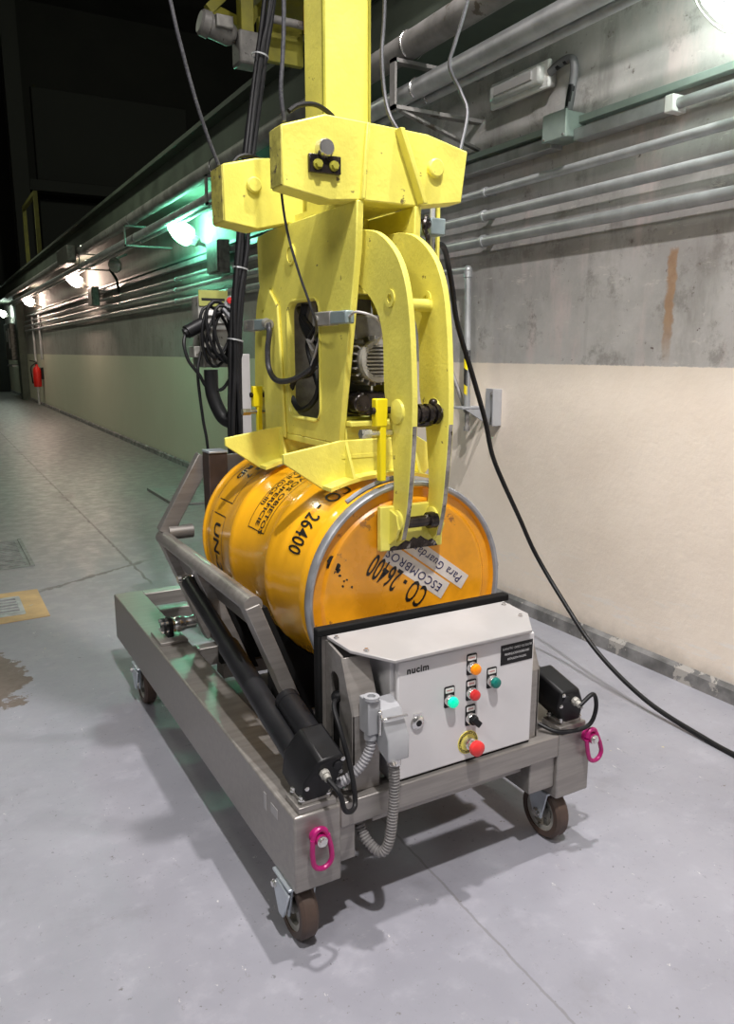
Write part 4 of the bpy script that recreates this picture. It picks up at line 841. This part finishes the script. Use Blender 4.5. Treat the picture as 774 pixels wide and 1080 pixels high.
# saddle wings above the drum
def wing(y, sg):
    prof_ = [(0.800, 1.137), (0.800, 1.113), (0.912, 1.036), (1.00, 1.0575), (1.09, 1.066), (1.18, 1.0575), (1.235, 1.045), (1.262, 1.075), (1.262, 1.137), (1.215, 1.164), (0.970, 1.164)]
    w = build(MB().plate(prof_, 'y', y, y + sg * 0.012), 'saddle_wing', YEL, grip, 0.002)
    f = MB()
    lo = [(0.912, 1.036), (0.96, 1.050), (1.00, 1.0585), (1.09, 1.067), (1.18, 1.0585), (1.235, 1.046)]
    for (xa, za), (xb, zb) in zip(lo, lo[1:]):
        f.prism([(xa, y, za), (xb, y, zb), (xb, y, zb + 0.010), (xa, y, za + 0.010)], (0, -0.052, 0))
    build(f, 'saddle_sole', YEL, w)
    for x in (0.985, 1.195):
        build(MB().prism([(x - 0.004, y, 1.160), (x - 0.004, y, 1.065), (x - 0.004, y - 0.050, 1.065)], (0.008, 0, 0)), 'saddle_rib', YEL, w)
    build(MB().box(0.972, 1.21, y - 0.002, y + 0.030, 1.115, 1.130 if 0 else 1.125), 'saddle_web', YEL, w)
wing(1.862, 1); wing(2.315, 1)
# limit switches and their cables
def switch(x, y0, y1, z0, z1, s):
    ymid = y0 + (y1 - y0) * 0.45
    o = build(MB().box(x - 0.030, x, ymid, y1, z0, z1), 'limit_switch', SWITCHG, grip, 0.004)
    build(MB().box(x - 0.030, x - 0.002, y0, ymid, z0 + 0.002, z1 - 0.002), 'switch_body', SWITCH, o, 0.004)
    build(MB().cyl((x - 0.030, y1 - 0.03, (z0 + z1) / 2), (x - 0.034, y1 - 0.03, (z0 + z1) / 2), 0.010, 12), 'switch_cap', MOTG, o)
    return o
s1 = switch(1.0, 1.835, 2.035, 1.470, 1.508, 1)
build(MB().tube([(0.982, 1.835, 1.49), (0.985, 1.80, 1.50), (1.03, 1.78, 1.485), (1.06, 1.80, 1.45), (1.075, 1.86, 1.42)], 0.0035, 8), 'cable', LIDG, s1)
s2 = switch(0.992, 2.38, 2.56, 1.467, 1.505, -1)
build(MB().cyl((0.972, 2.38, 1.49), (0.972, 2.355, 1.485), 0.016, 12), 'gland', MOTG, s2)
build(MB().tube([(0.972, 2.36, 1.487), (0.968, 2.345, 1.46), (0.965, 2.355, 1.403), (0.965, 2.345, 1.345), (0.968, 2.29, 1.312), (0.985, 2.20, 1.318), (1.03, 2.13, 1.36)], 0.009, 10), 'cable', ROPE, s2)
wr = MB()
for pts, r in (([(1.03, 2.254, 1.53), (1.02, 2.20, 1.50), (1.03, 2.12, 1.43), (1.02, 2.15, 1.34), (1.01, 2.24, 1.32), (1.01, 2.275, 1.27), (1.015, 2.225, 1.223), (1.02, 2.12, 1.265), (1.03, 2.09, 1.38), (1.04, 2.10, 1.46)], 0.009),
               ([(1.03, 2.09, 1.50), (1.02, 2.15, 1.45), (1.03, 2.20, 1.42), (1.035, 2.18, 1.36), (1.03, 2.13, 1.30)], 0.006),
               ([(1.04, 2.14, 1.54), (1.03, 2.12, 1.48), (1.03, 2.16, 1.44), (1.03, 2.11, 1.40), (1.035, 2.16, 1.36)], 0.005),
               ([(1.03, 2.20, 1.54), (1.025, 2.21, 1.49), (1.03, 2.17, 1.44)], 0.016)):
    wr.tube(pts, r, 8)
build(wr, 'cable_tangle', CABL, grip)
wl = MB()
for pts in ([(1.02, 2.10, 1.47), (1.018, 2.14, 1.43), (1.02, 2.18, 1.44), (1.018, 2.13, 1.40)], [(1.02, 2.09, 1.44), (1.018, 2.12, 1.39), (1.02, 2.15, 1.36)]): wl.tube(pts, 0.004, 6)
build(wl, 'bare_wires', LIDG, grip)
build(MB().box(0.9982, 1.0, 2.325, 2.375, 1.275, 1.335), 'paper_label', LABEL, grip)
s3 = build(MB().box(1.41, 1.465, 2.10, 2.16, 1.755, 1.805), 'limit_switch', SWITCH, grip, 0.004)
build(MB().tube([(1.41, 2.11, 1.79), (1.38, 2.08, 1.80), (1.365, 2.07, 1.77), (1.385, 2.08, 1.74), (1.38, 2.08, 1.715)], 0.008, 8).ball((1.385, 2.085, 1.78), 0.014).bar((1.33, 2.12, 1.80), (1.42, 2.12, 1.79), 0.02, 0.01), 'switch_linkage', GREASE, s3)
build(MB().box(1.495, 1.505, 2.19, 2.20, 1.655, 1.90), 'trip_rod', YEL, s3)
build(MB().cyl((1.475, 2.19, 1.655), (1.475, 2.19, 1.90), 0.009, 10), 'guide_rod', PIPE, s3)
build(MB().bar((1.18, 2.20, 1.88), (1.51, 2.195, 1.89), 0.03, 0.02), 'switch_arm', YEL, s3)
# thin signal cable down the side plate
build(MB().tube([(0.832, 1.915, 1.90), (0.830, 1.910, 1.80), (0.842, 1.905, 1.70), (0.870, 1.90, 1.60), (0.925, 1.92, 1.48), (0.99, 2.06, 1.44), (1.03, 2.12, 1.43)], 0.0035, 8), 'signal_cable', ROPE, grip)
build(MB().tube([(0.83, 1.855, 1.966), (0.86, 1.86, 1.985), (0.91, 1.87, 1.995), (0.97, 1.90, 1.985), (1.0, 1.93, 1.965)], 0.006, 8), 'cable_loop', CABL, grip)
build(MB().tube([(0.84, 2.29, 1.93), (0.865, 2.29, 1.955), (0.90, 2.29, 1.962), (0.94, 2.29, 1.952)], 0.006, 8), 'cable_loop', CABL, grip)

# ------------------------------------------------------------------ ropes hanging from above
def rope(name, pts, r, m, label, cat='rope', group=None):
    o = MB().tube(pts, r, 8); return single(o, name, m, label, cat, 0, group)
rope('steel_rope', [(0.60, 2.29, 2.75), (0.682, 2.29, 2.331), (0.707, 2.29, 2.219), (0.741, 2.29, 2.092), (0.773, 2.29, 1.997), (0.802, 2.29, 1.925)], 0.0055, ROPE, 'steel rope slanting down to the rear left yellow lug')
rope('steel_rope', [(0.83, 1.865, 2.7), (0.827, 1.865, 2.221), (0.822, 1.865, 2.097), (0.815, 1.865, 2.012), (0.822, 1.865, 1.945)], 0.0055, ROPE, 'steel rope hanging straight onto the front left yellow lug')
rope('steel_rope', [(1.20, 2.02, 2.8), (1.188, 2.01, 2.33), (1.174, 2.0, 2.184), (1.174, 1.97, 2.05), (1.172, 1.885, 1.952)], 0.0055, ROPE, 'steel rope hanging just right of the yellow mast')
rope('steel_rope', [(1.50, 2.0, 2.6), (1.455, 2.0, 2.379), (1.416, 2.0, 2.262), (1.398, 2.0, 2.197), (1.425, 1.98, 2.128), (1.420, 1.94, 2.06), (1.345, 1.87, 1.93)], 0.0055, ROPE, 'steel rope bending down to the tip of the right yellow lug')
# power cable on the right
pc = thing('power_cable', 'black power cable sagging from the gripper down to the floor on the right', 'cable', (2.3, 2.2, 0.0))
build(MB().tube([(1.47, 2.195, 1.735), (1.56, 2.25, 1.745), (1.66, 2.36, 1.70), (1.71, 2.40, 1.62), (1.75, 2.42, 1.50), (1.86, 2.46, 1.30), (1.94, 2.48, 1.13), (2.05, 2.55, 0.95), (2.24, 2.60, 0.68), (2.345, 2.60, 0.50), (2.385, 2.46, 0.32), (2.384, 2.234, 0.15), (2.372, 1.95, 0.045), (2.365, 1.66, 0.011), (2.352, 1.50, 0.010), (2.30, 1.2, 0.010)], 0.010, 10, 10), 'sheath', CABL, pc)
# hanging cable bundle, pendant panel and coil behind the machine
cbn = thing('cable_bundle', 'thick bundle of black cables hanging behind the yellow lugs', 'cable bundle', (1.15, 3.3, 1.0))
path = [(1.47, 3.3, 3.3), (1.403, 3.3, 2.82), (1.352, 3.3, 2.597), (1.305, 3.3, 2.337), (1.266, 3.3, 2.072), (1.251, 3.3, 1.88), (1.218, 3.3, 1.605), (1.195, 3.3, 1.364), (1.185, 3.3, 1.0), (1.185, 3.3, 0.45)]
random.seed(2)
for k in range(6):
    a = 2 * math.pi * k / 6; r = 0.020
    build(MB().tube([(x + r * math.cos(a) + random.uniform(-.010, .010), y + r * math.sin(a), z + random.uniform(-.03, .03)) for x, y, z in path], 0.0105, 8, 6), 'cable_strand', CABL, cbn)
for z, x in ((2.60, 1.352), (2.20, 1.285), (1.75, 1.235), (1.45, 1.203)):
    build(MB().lathe([(0.034, -0.003), (0.036, -0.003), (0.036, 0.003), (0.034, 0.003)], (x, 3.3, z), (0.2, 0, 1), 16, True), 'cable_tie', PIPE, cbn)
pn = thing('plug_box', 'grey plug box with a yellow notice, hung with coiled cables behind the machine', 'control box', (1.2, 3.6, 1.3))
build(MB().box(1.125, 1.29, 3.56, 3.66, 1.40, 1.65), 'box_body', MOTG, pn, 0.006)
build(MB().box(1.128, 1.265, 3.553, 3.562, 1.605, 1.675), 'notice', mat('notice_yellow_green', (0.30, 0.31, 0.08), 0.6), pn)
build(MB().box(1.14, 1.25, 3.5525, 3.5535, 1.628, 1.640), 'notice_print', INK, pn)
build(MB().box(1.155, 1.265, 3.54, 3.562, 1.50, 1.585), 'socket_panel', LABEL, pn, 0.003)
for z in (1.525, 1.56): build(MB().box(1.15, 1.27, 3.535, 3.542, z - 0.004, z + 0.004), 'socket_rib', MOTD, pn)
build(MB().box(1.12, 1.28, 3.50, 3.66, 1.33, 1.42), 'lower_box', MOTD, pn, 0.006)
build(MB().box(1.085, 1.135, 3.52, 3.60, 1.375, 1.425), 'side_box', MOTG, pn, 0.004)
build(MB().cyl((1.045, 3.49, 1.485), (1.125, 3.50, 1.525), 0.030, 14).cyl((1.035, 3.49, 1.48), (1.05, 3.49, 1.488), 0.022, 14), 'plug', BLK, pn)
build(MB().tube([(1.137, 3.45, 1.32), (1.140, 3.45, 1.214), (1.170, 3.42, 1.115), (1.205, 3.38, 1.085)], 0.032, 12), 'thick_hose', BLK, pn)
build(MB().box(1.295, 1.375, 3.58, 3.64, 0, 1.39), 'stand_column', LIDG, pn, 0.004)
build(MB().box(1.20, 1.42, 3.5, 3.72, 0.0, 0.012), 'stand_foot', LIDG, pn, 0.003)
rp = MB(); rp.prism([(1.185, 3.40, 1.585), (1.228, 3.40, 1.535), (1.272, 3.40, 1.600), (1.225, 3.40, 1.645)], (0, 0.04, 0))
rpo = build(rp, 'switch_plate', GREYP, pn, 0.003)
build(MB().lathe([(0.014, 0), (0.014, 0.012), (0.001, 0.014)], (1.218, 3.40, 1.622), (0, -1, 0), 14), 'red_button', REDP, rpo)
for x, z in ((1.245, 1.60), (1.225, 1.57), (1.21, 1.585)): build(MB().cyl((x, 3.40, z), (x, 3.392, z), 0.007, 10), 'black_button', BLK, rpo)
coil = MB()
random.seed(9)
for k in range(6):
    r1, r2 = random.uniform(0.045, 0.085), random.uniform(0.085, 0.150); cx_, cz_ = 1.19 + random.uniform(-0.02, 0.03), 1.475 + random.uniform(-0.02, 0.02); tl = random.uniform(-0.25, 0.25)
    coil.tube([(cx_ + r1 * math.cos(2 * math.pi * q / 18) + tl * r2 * math.sin(2 * math.pi * q / 18), 3.485 - 0.016 * k, cz_ + r2 * math.sin(2 * math.pi * q / 18)) for q in range(18)], 0.0075, 8, raw=True, closed=True)
cl = single(coil, 'coiled_cable', CABL, 'coil of black cable looped over the grey plug box', 'cable')
rope('loop_cable', [(1.04, 3.49, 1.482), (1.025, 3.47, 1.43), (1.04, 3.46, 1.36), (1.082, 3.45, 1.299), (1.117, 3.45, 1.243), (1.176, 3.42, 1.235), (1.224, 3.40, 1.318), (1.237, 3.40, 1.426), (1.26, 3.38, 1.50)], 0.008, CABL, 'black cable drooping in a loop from the plug left of the plug box', 'cable')
rope('drop_cable', [(1.11, 3.50, 1.40), (1.085, 3.48, 1.30), (1.10, 3.48, 1.10), (1.115, 3.47, 0.95), (1.13, 3.46, 0.5), (1.12, 3.45, 0.12), (1.10, 3.40, 0.012), (1.05, 3.2, 0.012)], 0.007, CABL, 'single black cable dropping from the plug box to the floor behind the cart', 'cable')

# ------------------------------------------------------------------ crane trolley parts above
YELC = mat('dimmed_crane_yellow', (0.20, 0.185, 0.015), 0.6, 0, 0.2, 8)  # yellow darkened: the dim light on the trolley is in the colour
MOTC = mat('dimmed_crane_motor', (0.13, 0.125, 0.115), 0.5, 0.2, 0.25, 15, ((0.05, 0.045, 0.04), 0.62, 20))  # darker copy of the motor grey, dim light put into the colour
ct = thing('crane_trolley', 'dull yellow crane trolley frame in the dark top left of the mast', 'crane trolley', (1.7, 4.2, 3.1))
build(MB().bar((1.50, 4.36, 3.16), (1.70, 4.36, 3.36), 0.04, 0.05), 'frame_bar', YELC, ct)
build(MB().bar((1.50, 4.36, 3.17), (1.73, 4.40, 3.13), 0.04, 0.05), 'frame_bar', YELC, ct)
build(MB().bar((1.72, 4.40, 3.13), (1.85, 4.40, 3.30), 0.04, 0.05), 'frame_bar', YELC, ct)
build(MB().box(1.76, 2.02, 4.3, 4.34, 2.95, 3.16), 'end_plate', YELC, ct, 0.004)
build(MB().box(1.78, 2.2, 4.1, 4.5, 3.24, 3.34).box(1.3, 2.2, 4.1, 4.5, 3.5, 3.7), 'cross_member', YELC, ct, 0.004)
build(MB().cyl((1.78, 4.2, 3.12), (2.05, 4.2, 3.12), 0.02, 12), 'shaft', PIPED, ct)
build(MB().box(1.955, 1.99, 4.12, 4.16, 3.06, 3.20), 'bracket_plate', mat('orange_bracket', (0.45, 0.25, 0.01), 0.5), ct, 0.004)
gm = thing('geared_motor', 'grey geared motor hanging under the crane trolley, left of the cables', 'motor', (1.5, 4.2, 2.95))
build(MB().lathe([(0.050, 0), (0.062, 0.012), (0.064, 0.05), (0.056, 0.055), (0.058, 0.16), (0.040, 0.19)], (1.395, 4.2, 3.035), (0.97, 0, -0.2), 24), 'motor_body', MOTC, gm)
build(MB().box(1.585, 1.70, 4.14, 4.26, 2.86, 3.02), 'gearbox', MOTC, gm, 0.012)
build(MB().box(1.46, 1.55, 4.12, 4.18, 3.00, 3.06), 'terminal_box', MOTD, gm, 0.006)
build(MB().box(1.61, 1.68, 4.17, 4.24, 3.02, 3.499), 'hanger', YELC, gm, 0.004)
